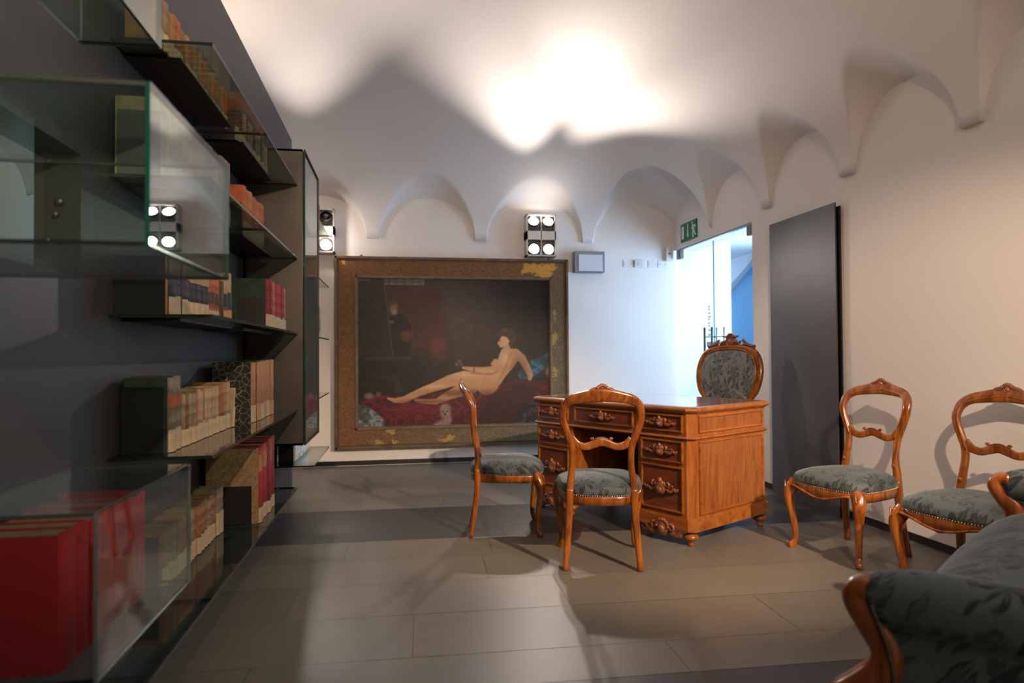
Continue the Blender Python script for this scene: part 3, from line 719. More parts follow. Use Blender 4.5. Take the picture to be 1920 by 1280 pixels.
# ------------------------------------------------------------------ chairs
def rounded_outline(n, wf, wr_, yf, yr, p=4.0):
    """seat plan: front half width wf at y=yf, rear half width wr_ at y=yr"""
    pts = []
    cy = (yf+yr)/2; hy = (yf-yr)/2
    for k in range(n):
        th = 2*PI*k/n; c, s_ = math.cos(th), math.sin(th)
        x = math.copysign(abs(c)**(2/p), c); y = math.copysign(abs(s_)**(2/p), s_)
        t = (y+1)/2
        pts.append((x*(wr_+(wf-wr_)*t**0.8), cy+hy*y+(0.022*(1-x*x) if y > 0 else -0.030*(1-x*x))))
    return pts
def cushion_mesh(mb, out, z0, z1, dome, rings=9, bulge=1.03, mi=0):
    n = len(out); rows = []
    cx = sum(p[0] for p in out)/n; cy = sum(p[1] for p in out)/n
    for i in range(5):                       # side, from bottom up
        t = i/4; k = 1+(bulge-1)*math.sin(PI*min(1, t*1.1))
        rows.append([(cx+(x-cx)*k, cy+(y-cy)*k, z0+(z1-z0)*0.62*t) for x, y in out])
    for i in range(1, rings+1):
        t = i/rings; a = t*PI/2
        k = max(0.001, math.cos(a)**0.55 if t < 1 else 0.001)
        zz = z0+(z1-z0)*0.62+((z1-z0)*0.38)*min(1, (1-k)*3.2)**0.6+dome*(1-k*k)
        rows.append([(cx+(x-cx)*k, cy+(y-cy)*k, zz) for x, y in out])
    mb.grid(rows, mi, True, closev=True, caps=True)
def carve_crest(mb, c, w_, h, yd=-0.012, mi=0):
    """carved shell and C-scrolls, in the local x-z plane, centre c"""
    cx, cy, cz = c
    ax, az = (1, 0, 0), (0, 0, 1)
    for sgn in (-1, 1):
        p = scroll((cx+sgn*w_*0.22, cy+yd, cz+h*0.30), h*0.42, 0.95, PI/2 if sgn > 0 else PI/2, (sgn, 0, 0), az, -1, 16)
        mb.sweep(p, [0.009*(1-0.5*i/16) for i in range(17)], 0.010, n=8, sq=2)
        p = scroll((cx+sgn*w_*0.62, cy+yd, cz+h*0.02), h*0.22, 0.8, 0.3, (sgn, 0, 0), az, 1, 12)
        mb.sweep(p, [0.007*(1-0.5*i/12) for i in range(13)], 0.008, n=8, sq=2)
        mb.sweep([(cx+sgn*w_*0.30, cy+yd, cz+h*0.55), (cx+sgn*w_*0.55, cy+yd, cz+h*0.42), (cx+sgn*w_*0.8, cy+yd, cz+h*0.12), (cx+sgn*w_*1.0, cy+yd, cz-h*0.02), (cx+sgn*w_*1.06, cy+yd, cz+h*0.10)], [0.010, 0.011, 0.008, 0.006, 0.004], 0.010, n=8, sub=3, sq=2)
        mb.ball((cx+sgn*w_*1.04, cy+yd, cz+h*0.06), 0.007)
    for k in range(-3, 4):
        a = PI/2+k*0.30
        mb.ball((cx+math.cos(a)*h*0.62, cy+yd, cz+h*0.30+math.sin(a)*h*0.62), (0.008, 0.009, 0.012), n=8)
    mb.ball((cx, cy+yd, cz+h*0.35), (h*0.30, 0.013, h*0.42), n=12)
    mb.ball((cx, cy+yd-0.004, cz-h*0.10), (h*0.16, 0.010, h*0.35), n=10)

def make_chair():
    root = empty('balloon_back_chair'); root.scale = (1, 0.88, 1)
    out = rounded_outline(48, 0.238, 0.185, 0.245, -0.205)
    # cushion
    cu = MB(); cushion_mesh(cu, out, 0.366, 0.436, 0.020); cu.build('seat_cushion', D_SEAT, root)
    # brass nails round the rail (one continuous row)
    nb = MB(); n = len(out); per = 132
    cum = [0]
    for i in range(n): cum.append(cum[-1]+math.hypot(out[(i+1) % n][0]-out[i][0], out[(i+1) % n][1]-out[i][1]))
    for q in range(per):
        d = cum[-1]*q/per; i = max(k for k in range(n) if cum[k] <= d); t = (d-cum[i])/(cum[i+1]-cum[i])
        x = out[i][0]+(out[(i+1) % n][0]-out[i][0])*t; y = out[i][1]+(out[(i+1) % n][1]-out[i][1])*t
        front = max(0, (y-0.16)/0.09)
        nb.ball((x*1.012, y*1.012, 0.371), 0.0036, n=6)
    nb.build('nail_trim', BRASS, root)
    # seat rail, with a serpentine front
    rows = []
    for f, zt in ((0.93, 0.368), (1.0, 0.368), (1.008, 0.358), (1.0, None), (0.93, None)):
        row = []
        for x, y in out:
            zb = 0.322
            if y > 0.18: zb = 0.327-0.022*math.cos(PI*x/0.20) if abs(x) < 0.2 else 0.334
            row.append((x*f, y*f, zt if zt else zb))
        rows.append(row)
    sr = MB().grid(rows, 0, True, closeu=True, closev=True)
    p = [(x, 0.258+0.006*(1-(x/0.19)**2), 0.334-0.020*math.cos(PI*x/0.20)) for x in np.linspace(-0.185, 0.185, 15)]
    sr.sweep(p, 0.006, 0.006, ref=(0, 0, 1), n=8, sq=2)
    sr.build('seat_rail', W_CH, root)
    # front legs: cabriole
    for s_ in (-1, 1):
        lb = MB()
        lb.sweep([(s_*0.196, 0.205, 0.374), (s_*0.205, 0.216, 0.345), (s_*0.219, 0.233, 0.305), (s_*0.219, 0.235, 0.255), (s_*0.209, 0.224, 0.180), (s_*0.200, 0.213, 0.100), (s_*0.201, 0.214, 0.045), (s_*0.212, 0.230, 0.014), (s_*0.216, 0.236, 0.0)],
                 [0.030, 0.036, 0.032, 0.025, 0.020, 0.017, 0.0150, 0.018, 0.015], [0.030, 0.036, 0.032, 0.025, 0.020, 0.017, 0.0150, 0.020, 0.016], ref=(s_*0.7, 0.7, 0), n=12, sub=4, sq=2.6)
        lb.ball((s_*0.224, 0.247, 0.345), (0.010, 0.010, 0.017), n=8)
        lb.sweep([(s_*0.212, 0.252, 0.368), (s_*0.226, 0.262, 0.328), (s_*0.238, 0.248, 0.368)], 0.004, 0.004, ref=(0, 1, 0), n=6, sub=3, sq=2)
        lb.build('leg', W_CH, root)
    # rear legs
    for s_ in (-1, 1):
        lb = MB()
        lb.sweep([(s_*0.160, -0.188, 0.400), (s_*0.163, -0.190, 0.33), (s_*0.168, -0.196, 0.24), (s_*0.177, -0.212, 0.12), (s_*0.186, -0.236, 0.0)],
                 [0.019, 0.019, 0.018, 0.0165, 0.015], [0.021, 0.021, 0.019, 0.016, 0.014], ref=(0, 1, 0), n=12, sub=4, sq=4)
        lb.build('leg', W_CH, root)
    # back frame: stiles and loop in one sweep
    def yb(z):   # backward curl
        t = max(0, z-0.40)
        pts = [(0.38, -0.188), (0.46, -0.186), (0.52, -0.193), (0.60, -0.214), (0.70, -0.220), (0.76, -0.222), (0.81, -0.238), (0.86, -0.275), (0.90, -0.325), (0.94, -0.375)]
        for (a, b), (c, d) in zip(pts[:-1], pts[1:]):
            if z <= c: return b+(d-b)*(z-a)/(c-a)
        return pts[-1][1]
    half = [(0.160, 0.385, .018, .021), (0.159, 0.43, .018, .021), (0.153, 0.475, .017, .019), (0.148, 0.52, .016, .017), (0.146, 0.57, .016, .016), (0.150, 0.62, .017, .016), (0.170, 0.68, .018, .016), (0.190, 0.735, .018, .016), (0.196, 0.780, .019, .016), (0.184, 0.826, .022, .016), (0.150, 0.855, .025, .016), (0.095, 0.868, .029, .015), (0.045, 0.876, .033, .015), (0.0, 0.880, .035, .015)]
    pts = [(x, yb(z), z) for x, z, a, b in half]; ra = [a for _, _, a, _ in half]; rb = [b for *_, b in half]
    pts += [(-x, y, z) for x, y, z in pts[:-1][::-1]]; ra += ra[:-1][::-1]; rb += rb[:-1][::-1]
    bf = MB(); bf.sweep(pts, ra, rb, ref=(0, 1, 0.35), n=14, sub=4, sq=3.0)
    # bead along the front face of the loop
    bead = [(x*0.93, yb(z)+b+0.001, z-(0.006 if z > 0.85 else 0)) for x, z, a, b in half[5:]]
    bead += [(-x, y, z) for x, y, z in bead[:-1][::-1]]
    bf.sweep(bead, 0.0045, 0.005, ref=(0, 1, 0.3), n=8, sub=4, sq=2)
    for s_ in (-1, 1): bf.ball((s_*0.150, yb(0.47)+0.02, 0.478), (0.011, 0.009, 0.012), n=8)
    bfo = bf.build('back_frame', W_CH, root)
    cr = MB(); carve_crest(cr, (0, yb(0.885)+0.020, 0.888), 0.085, 0.042); cr.build('crest_carving', W_CARV, bfo)
    sp = MB()
    sx = [(-0.150, 0.655), (-0.120, 0.626), (-0.080, 0.616), (-0.045, 0.626), (0, 0.640), (0.045, 0.626), (0.080, 0.616), (0.120, 0.626), (0.150, 0.655)]
    sp.sweep([(x, yb(z)+0.002, z) for x, z in sx], [.020, .019, .018, .019, .021, .019, .018, .019, .020], 0.010, ref=(0, 1, 0), n=12, sub=4, sq=3.4)
    for s_ in (-1, 1):
        sp.sweep(scroll((s_*0.046, yb(0.66)+0.006, 0.652), 0.009, 0.9, 0, (s_, 0, 0), (0, 0, 1), 1, 12), 0.005, 0.006, n=8, sq=2)
    sp.sweep([(x, yb(0.66)+0.008, 0.660-8*x*x) for x in np.linspace(-0.035, 0.035, 7)], 0.004, 0.006, n=8, sq=2)
    sp.build('splat', W_CH, root)
    return root
ch = make_chair()
GC = 'balloon-back dining chairs'
chairs = [(1.044, 3.43, -13.3, 'walnut balloon-back chair with its back to the viewer in front of the desk'),
          (0.638, 4.115, -97, 'walnut balloon-back chair seen from the side at the left end of the desk'),
          (2.40, 3.275, 104.8, 'walnut balloon-back chair by the right wall, next to the metal panel'),
          (2.505, 2.59, 104, 'walnut balloon-back chair by the right wall, half hidden behind the sofa')]
for i, (x, y, a, lb) in enumerate(chairs):
    o = ch if i == 0 else dup(ch)
    o.location = (x, y, 0.0); o.rotation_euler = (0, 0, R(a)); tag(o, lb, 'chair', GC)

# ------------------------------------------------------------------ desk
def ornament(w_, h):
    """carved drawer pull, local y across (length), z up, projects to -x"""
    m = MB()
    Yx, Z = (0, 1, 0), (0, 0, 1)
    m.ball((-0.014, 0, 0), (0.022, h*0.42, h*0.46), n=12)
    m.ball((-0.030, 0, -h*0.12), (0.012, h*0.22, h*0.20), n=10)
    m.ball((-0.022, 0, h*0.40), (0.012, h*0.16, h*0.22), n=8)
    for k in range(5): m.ball((-0.020, (k-2)*h*0.17, h*(0.30-0.05*abs(k-2))), (0.010, h*0.09, h*0.16), n=8)
    for s_ in (-1, 1):
        m.sweep(scroll((-0.016, s_*h*0.52, h*0.16), h*0.17, 0.9, PI/2, (0, s_, 0), Z, -1, 12), [0.008*(1-0.4*i/12) for i in range(13)], 0.010, ref=(1, 0, 0), n=8, sq=2)
        m.sweep([(-0.012, s_*h*0.35, -h*0.08), (-0.018, s_*w_*0.28, -h*0.20), (-0.012, s_*w_*0.38, -h*0.02), (-0.012, s_*w_*0.45, -h*0.12), (-0.010, s_*w_*0.5, h*0.02)],
                [0.011, 0.010, 0.008, 0.008, 0.004], 0.008, ref=(1, 0, 0), n=8, sub=4, sq=2)
        m.ball((-0.014, s_*w_*0.41, -h*0.10), (0.008, 0.012, 0.009), n=8)
        m.sweep([(-0.012, s_*w_*0.24, -h*0.05), (-0.014, s_*w_*0.31, h*0.16), (-0.012, s_*w_*0.36, h*0.10)], [0.008, 0.006, 0.003], 0.006, ref=(1, 0, 0), n=8, sub=3, sq=2)
    return m
def desk():
    W, D = 1.40, 0.83
    root = empty('pedestal_desk', (1.586, 3.464, 0), R(29)); tag(root, 'large carved walnut pedestal desk with polished top and ornate drawer pulls', 'desk')
    o = 0.028     # overhang of the top
    ch_ = 0.035
    def octo(a, b, c, d, k):      # chamfered rectangle x a..b, y c..d
        return [(a+k, c), (b-k, c), (b, c+k), (b, d-k), (b-k, d), (a+k, d), (a, d-k), (a, c+k)]
    def slab(mb, e, z0, z1, k=ch_, mi=0): mb.prism(octo(e, D-e, e, W-e, k), z0, z1, mi)
    # moulded top
    t = MB(); rows = []
    for e, z in ((0.020, 0.742), (0.012, 0.750), (0.004, 0.754), (0.0, 0.762), (0.001, 0.770), (0.006, 0.777), (0.014, 0.780)):
        rows.append([(x, y, z) for x, y in octo(e, D-e, e, W-e, ch_+0.01)])
    t.grid(rows, 0, False, closev=True, caps=True); t.build('desk_top', W_DKY, root)
    MB().prism(octo(0.045, D-0.045, 0.045, W-0.045, 0.02), 0.7795, 0.7812).build('writing_surface', W_TOP, root)
    # frame boxes: two pedestals and the upper carcass
    px = o+0.012
    P1, P2 = (o, 0.415), (W-0.415, W-o)
    c1 = MB()
    c1.prism(octo(o, D-o, o, W-o, ch_), 0.605, 0.744)
    c1.build('upper_carcass', W_DK, root)
    for a, b in (P1, P2):
        q = MB()
        near = a < 0.1
        pts = [(o+ch_, a), (D-o-ch_, a), (D-o, a+ch_), (D-o, b), (o, b), (o, a+ch_)] if near else [(o, a), (D-o, a), (D-o, b-ch_), (D-o-ch_, b), (o+ch_, b), (o, b-ch_)]
        q.prism(pts, 0.155, 0.606); q.build('pedestal', W_DK, root)
        pl = MB(); k_ = 0.014
        pp = [(x+(-k_ if x < 0.4 else k_), y+(-k_ if y < (a+b)/2 else k_)) for x, y in pts]
        pl.prism(pp, 0.085, 0.150); pp2 = [(x+(-0.006 if x < 0.4 else 0.006), y+(-0.006 if y < (a+b)/2 else 0.006)) for x, y in pts]
        pl.prism(pp2, 0.150, 0.160); pl.build('plinth', W_DKY, root)
    MB().box((D-0.10, 0.41, 0.155), (D-0.08, W-0.41, 0.61)).build('modesty_panel', KNEE_SHADE, root)  # near-black colour puts the knee hole's shadow into this panel
    # moulding ledge between upper and lower part
    lg = MB(); rows = []
    for e, z in ((o, 0.592), (o-0.012, 0.598), (o-0.016, 0.604), (o-0.012, 0.610), (o, 0.614)):
        rows.append([(x, y, z) for x, y in octo(e, D-e, e, W-e, ch_)])
    lg.grid(rows, 0, False, closev=True); lg.build('ledge_moulding', W_DKY, root)
    # drawers (front face x = o): recessed panel with a raised moulding and a carved pull
    def drawer(y0, y1, z0, z1, orn):
        d = MB().box((o-0.004, y0, z0), (o+0.002, y1, z1)).build('drawer', W_MAH, root)
        fr = MB(); t_ = 0.011; xx = o-0.014
        for a in ((y0-t_, y1+t_, z0-t_, z0+0.001), (y0-t_, y1+t_, z1-0.001, z1+t_)): fr.box((xx, a[0], a[2]), (o+0.001, a[1], a[3]), bev=0.003)
        for a in ((y0-t_, y0+0.001), (y1-0.001, y1+t_)): fr.box((xx, a[0], z0), (o+0.001, a[1], z1), bev=0.003)
        fr.build('moulding', W_DKY, d)
        pu = ornament(orn[0], orn[1]).build('pull', W_CARV, d); pu.location = (o-0.002, (y0+y1)/2, (z0+z1)/2+0.002)
        return d
    ys = [(0.092, 0.375), (0.455, W-0.455), (W-0.375, W-0.092)]
    for i, (a, b) in enumerate(ys): drawer(a, b, 0.645, 0.722, (0.21, 0.062))
    for i in (0, 2):
        a, b = ys[i]; drawer(a, b, 0.470, 0.575, (0.23, 0.070)); drawer(a, b, 0.190, 0.428, (0.24, 0.095))
    # side panels (y = o face and y = W-o face)
    for yy, sg in ((o, -1), (W-o, 1)):
        for z0, z1 in ((0.645, 0.718), (0.185, 0.575)):
            p_ = MB().box((o+0.075, yy-0.003 if sg < 0 else yy-0.002, z0), (D-o-0.075, yy+0.002 if sg < 0 else yy+0.003, z1)).build('side_panel', W_PAN, root)
            fr = MB(); t_ = 0.012; y_a, y_b = (yy-0.012, yy+0.001) if sg < 0 else (yy-0.001, yy+0.012); x0, x1 = o+0.075, D-o-0.075
            fr.box((x0-t_, y_a, z0-t_), (x1+t_, y_b, z0), bev=0.003).box((x0-t_, y_a, z1), (x1+t_, y_b, z1+t_), bev=0.003)
            fr.box((x0-t_, y_a, z0), (x0, y_b, z1), bev=0.003).box((x1, y_a, z0), (x1+t_, y_b, z1), bev=0.003)
            fr.build('moulding', W_DKX, p_)
    # inner pedestal panels towards the knee hole
    for yy, s_ in ((0.415, 1), (W-0.415, -1)):
        fr = MB()
        fr.box((0.07, yy, 0.16), (0.10, yy+s_*0.008, 0.6), bev=0.003).box((0.30, yy, 0.16), (0.32, yy+s_*0.008, 0.6), bev=0.003); fr.build('inner_moulding', W_DK, root)
    # carved aprons under each pedestal
    for yc in (0.225, W-0.225):
        a = MB(); a.ball((o-0.008, yc, 0.080), (0.022, 0.042, 0.048), n=14); a.ball((o-0.026, yc, 0.072), (0.012, 0.022, 0.026), n=10)
        for k in range(9):
            t = PI*k/8; a.ball((o-0.018, yc+0.040*math.cos(t), 0.088+0.038*math.sin(t)), (0.010, 0.012, 0.012), n=8)
        for s_ in (-1, 1):
            a.sweep(scroll((o-0.010, yc+s_*0.062, 0.085), 0.026, 1.1, PI, (0, s_, 0), (0, 0, 1), -1, 16), [0.010*(1-0.4*i/16) for i in range(17)], 0.012, ref=(1, 0, 0), n=8, sq=2)
            a.sweep([(o-0.004, yc+s_*0.04, 0.06), (o-0.006, yc+s_*0.09, 0.050), (o-0.004, yc+s_*0.125, 0.078), (o-0.004, yc+s_*0.16, 0.080)], [0.020, 0.020, 0.014, 0.006], 0.010, ref=(1, 0, 0), n=8, sub=4, sq=2)
            a.ball((o-0.004, yc+s_*0.115, 0.058), (0.010, 0.018, 0.022), n=8)
        a.build('apron_carving', W_CARV, root)
    # turned feet
    prof = [(0.020, 0.0), (0.019, 0.012), (0.016, 0.020), (0.022, 0.028), (0.040, 0.040), (0.044, 0.052), (0.036, 0.064), (0.020, 0.072), (0.024, 0.080), (0.034, 0.086)]
    for x in (0.065, D-0.065):
        for y in (0.065, 0.37, W-0.37, W-0.065):
            MB().lathe(prof, (x, y, 0), 20).build('foot', W_DK, root)
desk()

# ------------------------------------------------------------------ armchair behind the desk
def arm_chair():
    root = empty('upholstered_armchair', (2.29, 4.76, 0), R(118)); tag(root, 'high-backed armchair with carved crest and floral damask back, behind the desk', 'armchair')
    out = rounded_outline(44, 0.29, 0.25, 0.29, -0.25)
    cu = MB(); cushion_mesh(cu, out, 0.38, 0.46, 0.03); cu.build('seat_cushion', D_SEAT, root)
    rows = [[(x*f, y*f, z) for x, y in out] for f, z in ((0.95, 0.385), (1.0, 0.385), (1.0, 0.32), (0.95, 0.32))]
    MB().grid(rows, 0, True, closeu=True, closev=True).build('seat_rail', W_CH, root)
    for s_ in (-1, 1):
        MB().sweep([(s_*0.25, 0.26, 0.385), (s_*0.268, 0.28, 0.31), (s_*0.262, 0.27, 0.2), (s_*0.245, 0.255, 0.07), (s_*0.255, 0.272, 0.0)], [.032, .032, .024, .016, .018], ref=(0, 1, 0), n=12, sub=4).build('leg', W_CH, root)
        MB().sweep([(s_*0.22, -0.235, 0.40), (s_*0.225, -0.245, 0.25), (s_*0.24, -0.285, 0.0)], [.022, .020, .016], ref=(0, 1, 0), n=12, sub=4, sq=4).build('leg', W_CH, root)
        ar = MB(); ar.sweep([(s_*0.25, -0.24, 0.68), (s_*0.285, -0.10, 0.69), (s_*0.295, 0.08, 0.67), (s_*0.29, 0.16, 0.655), (s_*0.285, 0.175, 0.63)], [.020, .022, .024, .022, .012], ref=(0, 0, 1), n=12, sub=4)
        ar.sweep([(s_*0.285, 0.14, 0.655), (s_*0.27, 0.08, 0.56), (s_*0.275, 0.14, 0.46), (s_*0.28, 0.17, 0.37)], [.016, .018, .020, .022], ref=(0, 1, 0), n=12, sub=4)
        ar.build('arm', W_CH, root)
    # back: outline in x-z plane (balloon), leaning back
    half = [(0.205, 0.40), (0.200, 0.56), (0.195, 0.68), (0.205, 0.735), (0.245, 0.790), (0.270, 0.88), (0.268, 0.98), (0.225, 1.07), (0.150, 1.105), (0.07, 1.118), (0.0, 1.122)]
    yb = lambda z: -0.235-0.12*max(0, z-0.45)-0.05*max(0, z-0.85)
    pts = [(x, yb(z), z) for x, z in half]; pts += [(-x, y, z) for x, y, z in pts[:-1][::-1]]
    bf = MB(); bf.sweep(pts, 0.026, 0.022, ref=(0, 1, 0), n=14, sub=4, sq=2.6)
    bf.sweep([(x*0.90, y+0.020, z-0.01) for x, y, z in pts[2:-2]], 0.006, 0.006, ref=(0, 1, 0), n=8, sub=4, sq=2)
    bf.sweep([(-0.2, yb(0.52), 0.52), (0.2, yb(0.52), 0.52)], 0.024, 0.02, ref=(0, 1, 0), n=12)
    b = bf.build('back_frame', W_CH, root)
    # crest carving with pointed leaf tips
    cr = MB(); y0 = yb(1.13)-0.002
    def leaf(poly, th=0.013): cr.prism(poly, y0-th, y0+th, axis='y')
    leaf([(-0.055, 1.13), (-0.05, 1.175), (-0.035, 1.195), (-0.072, 1.213), (-0.035, 1.216), (-0.012, 1.236), (0.012, 1.236), (0.035, 1.216), (0.072, 1.213), (0.035, 1.195), (0.05, 1.175), (0.055, 1.13)])
    for s_ in (-1, 1):
        pl = [(0.05, 1.12), (0.06, 1.165), (0.090, 1.175), (0.078, 1.150), (0.095, 1.135), (0.115, 1.150), (0.108, 1.188), (0.150, 1.155), (0.215, 1.135), (0.205, 1.115), (0.240, 1.075), (0.150, 1.085)]
        leaf([(s_*x, z) for x, z in (pl if s_ > 0 else pl[::-1])], 0.011)
        cr.sweep(scroll((s_*0.215, y0+0.016, 1.075), 0.020, 1.2, PI/2, (s_, 0, 0), (0, 0, 1), 1, 16), 0.006, 0.008, n=8, sq=2)
        cr.sweep([(s_*0.012, y0+0.012, 1.115), (s_*0.035, y0+0.018, 1.165), (s_*0.075, y0+0.016, 1.160), (s_*0.095, y0+0.014, 1.110)], 0.009, 0.010, n=8, sub=4, sq=2)
        cr.sweep([(s_*0.108, y0+0.008, 1.186), (s_*0.130, y0+0.012, 1.150), (s_*0.18, y0+0.012, 1.135), (s_*0.213, y0+0.008, 1.137)], 0.007, 0.009, n=8, sub=4, sq=2)
    cr.sweep([(-0.07, y0+0.01, 1.212), (-0.03, y0+0.012, 1.207), (0, y0+0.012, 1.228), (0.03, y0+0.012, 1.207), (0.07, y0+0.01, 1.212)], 0.007, 0.008, n=8, sub=4, sq=2)
    cr.ball((0, y0+0.010, 1.165), (0.018, 0.016, 0.030), n=10); cr.ball((0, y0+0.012, 1.115), (0.014, 0.014, 0.028), n=10)
    cr.build('crest_carving', W_CARV, b)
    # upholstered panel
    rows = []
    ring = [p for p in pts[2:-2]]
    ctr = Vector((0, 0, 0.86))
    dense, _, _ = smooth_path([Vector(p) for p in ring], [1]*len(ring), [1]*len(ring), 4, True)
    for k, off in ((0.93, 0.0), (0.92, 0.020), (0.80, 0.034), (0.55, 0.044), (0.25, 0.050), (0.001, 0.052)):
        rows.append([(p.x*k, yb(ctr.z+(p.z-ctr.z)*k)+off, ctr.z+(p.z-ctr.z)*k) for p in dense])
    up = MB(); up.grid(rows, 0, True, closev=True, caps=True)
    rows = [[(p.x*k, yb(ctr.z+(p.z-ctr.z)*k)-0.012, ctr.z+(p.z-ctr.z)*k) for p in dense] for k in (0.93, 0.5, 0.001)]
    up.grid(rows, 0, True, closev=True, caps=True); up.build('back_upholstery', D_BACK, root)
    return root
arm_chair()

# ------------------------------------------------------------------ shelving wall
FX, BX = -0.56, -0.85            # front edge of the shelves, face of the partition
PT = 0.115
pw = MB()
OY0, OY1, OZ0, OZ1 = 0.2, 1.965, 1.305, 1.635
pw.box((BX-PT, -1.2, 0), (BX, OY0, 2.81)).box((BX-PT, OY1, 0), (BX, 5.54, 2.81)).box((BX-PT, OY0, 0), (BX, OY1, OZ0)).box((BX-PT, OY0, OZ1), (BX, OY1, 2.81))
struct('wall_partition', pw, STEELD)
ZSH = {'lowest': 0.36, 'second': 0.788, 'third': 1.214, 'fourth': 1.632, 'top': 2.043}
MODS = {'near': (1.30, 2.135), 'middle': (2.14, 2.985), 'far': (2.99, 3.845), 'end': (4.56, 5.50)}
MODN = {'near': 'in the section nearest the viewer', 'middle': 'in the section before the steel cabinet panel by one', 'far': 'next to the steel cabinet', 'end': 'beyond the steel cabinet'}
def glass_box(mb, a, b, edge=1):
    """slab: two big faces glass (slot 0), rim faces slot 1"""
    x0, y0, z0 = a; x1, y1, z1 = b
    vs = [(x, y, z) for z in (z0, z1) for y in (y0, y1) for x in (x0, x1)]
    F = {'z': [(0, 2, 3, 1), (4, 5, 7, 6)], 'y': [(0, 1, 5, 4), (2, 6, 7, 3)], 'x': [(0, 4, 6, 2), (1, 3, 7, 5)]}
    th = min((('x', x1-x0), ('y', y1-y0), ('z', z1-z0)), key=lambda t: t[1])[0]
    for k in F: mb.add(vs, F[k], 0 if k == th else edge)
    return mb
def shelf(mod, lev, lb):
    y0, y1 = MODS[mod]; z = ZSH[lev]
    o = glass_box(MB(), (BX, y0, z-0.010), (FX, y1, z)).build('glass_shelf', [GLASS_SH, GEDGED])
    tag(o, lb, 'shelf', 'glass shelves on the grey partition')
    if mod != 'near':
        MB().box((BX, y0+0.10, z-0.0165), (BX+0.17, y1-0.10, z-0.0105)).build('bracket', BLACK, o)
ORD = {'lowest': 'lowest', 'second': 'second lowest', 'third': 'middle-height', 'fourth': 'second highest', 'top': 'highest'}
for lev in ZSH:
    for mod in ('middle', 'far', 'end'):
        w_ = {'middle': 'in the bay between the glass cases and the far bay', 'far': 'in the bay touching the steel cabinet', 'end': 'in the bay beyond the steel cabinet'}[mod]
        shelf(mod, lev, '%s glass shelf %s' % (ORD[lev], w_))
shelf('near', 'lowest', 'dark lowest glass shelf under the glass case of red books')

# glass cases near the viewer
def vitrine(y0, y1, z0, z1, x0, lb, rim=GEDGE, t=0.007, FX=-0.56):
    r = empty('glass_case', ((x0+FX)/2, y0, z0)); tag(r, lb, 'glass case', 'glass display cases'); cx = (x0+FX)/2
    G = [GLASS, rim]
    def pane(nm, a, b):
        e = rim if nm == 'front_pane' else (plain('faint_glass_edge', (0.05, 0.065, 0.06), 0.2) if nm != 'bottom_pane' else GEDGED)
        glass_box(MB(), (a[0]-cx, a[1]-y0, a[2]-z0), (b[0]-cx, b[1]-y0, b[2]-z0)).build(nm, [GLASS, e], r)
    pane('front_pane', (FX-t, y0, z0), (FX, y1, z1))
    pane('end_pane', (x0, y0, z0+t), (FX-t, y0+t, z1-t)); pane('end_pane', (x0, y1-t, z0+t), (FX-t, y1, z1-t))
    pane('bottom_pane', (x0, y0+0.001, z0), (FX-t, y1-0.001, z0+t)); pane('top_pane', (x0, y0+0.001, z1-t), (FX-t, y1-0.001, z1))
vitrine(1.368, 1.93, 0.480, 0.797, BX+0.001, 'clear glass case holding large red books, low on the shelving', plain('grey_glass_edge', (0.10, 0.14, 0.15), 0.15))
vitrine(1.104, 1.585, 1.259, 1.515, BX+0.001, 'clear glass case reflecting the wall lamp, in front of the partition opening', FX=-0.38)
vitrine(0.85, 1.70, 1.822, 2.25, -0.735, 'clear glass case at the top of the shelving, nearest the viewer')
# round standoffs in the partition opening
for yy, zz, r_ in ((OY1, 1.505, 0.011), (OY1, 1.47, 0.008), (OY1, 1.40, 0.008)):
    so = MB().lathe([(r_, 0), (r_, -0.012), (r_*0.8, -0.015)], (BX-0.05-(1.505-zz)*0.25, yy, zz), 16, axis='y').build('standoff_bolt', STEEL)
    tag(so, {1.505: 'largest round metal bolt in the end of the partition opening', 1.47: 'small round metal bolt just under the largest one in the partition opening', 1.40: 'lowest round metal bolt in the partition opening'}[zz], 'bolt')

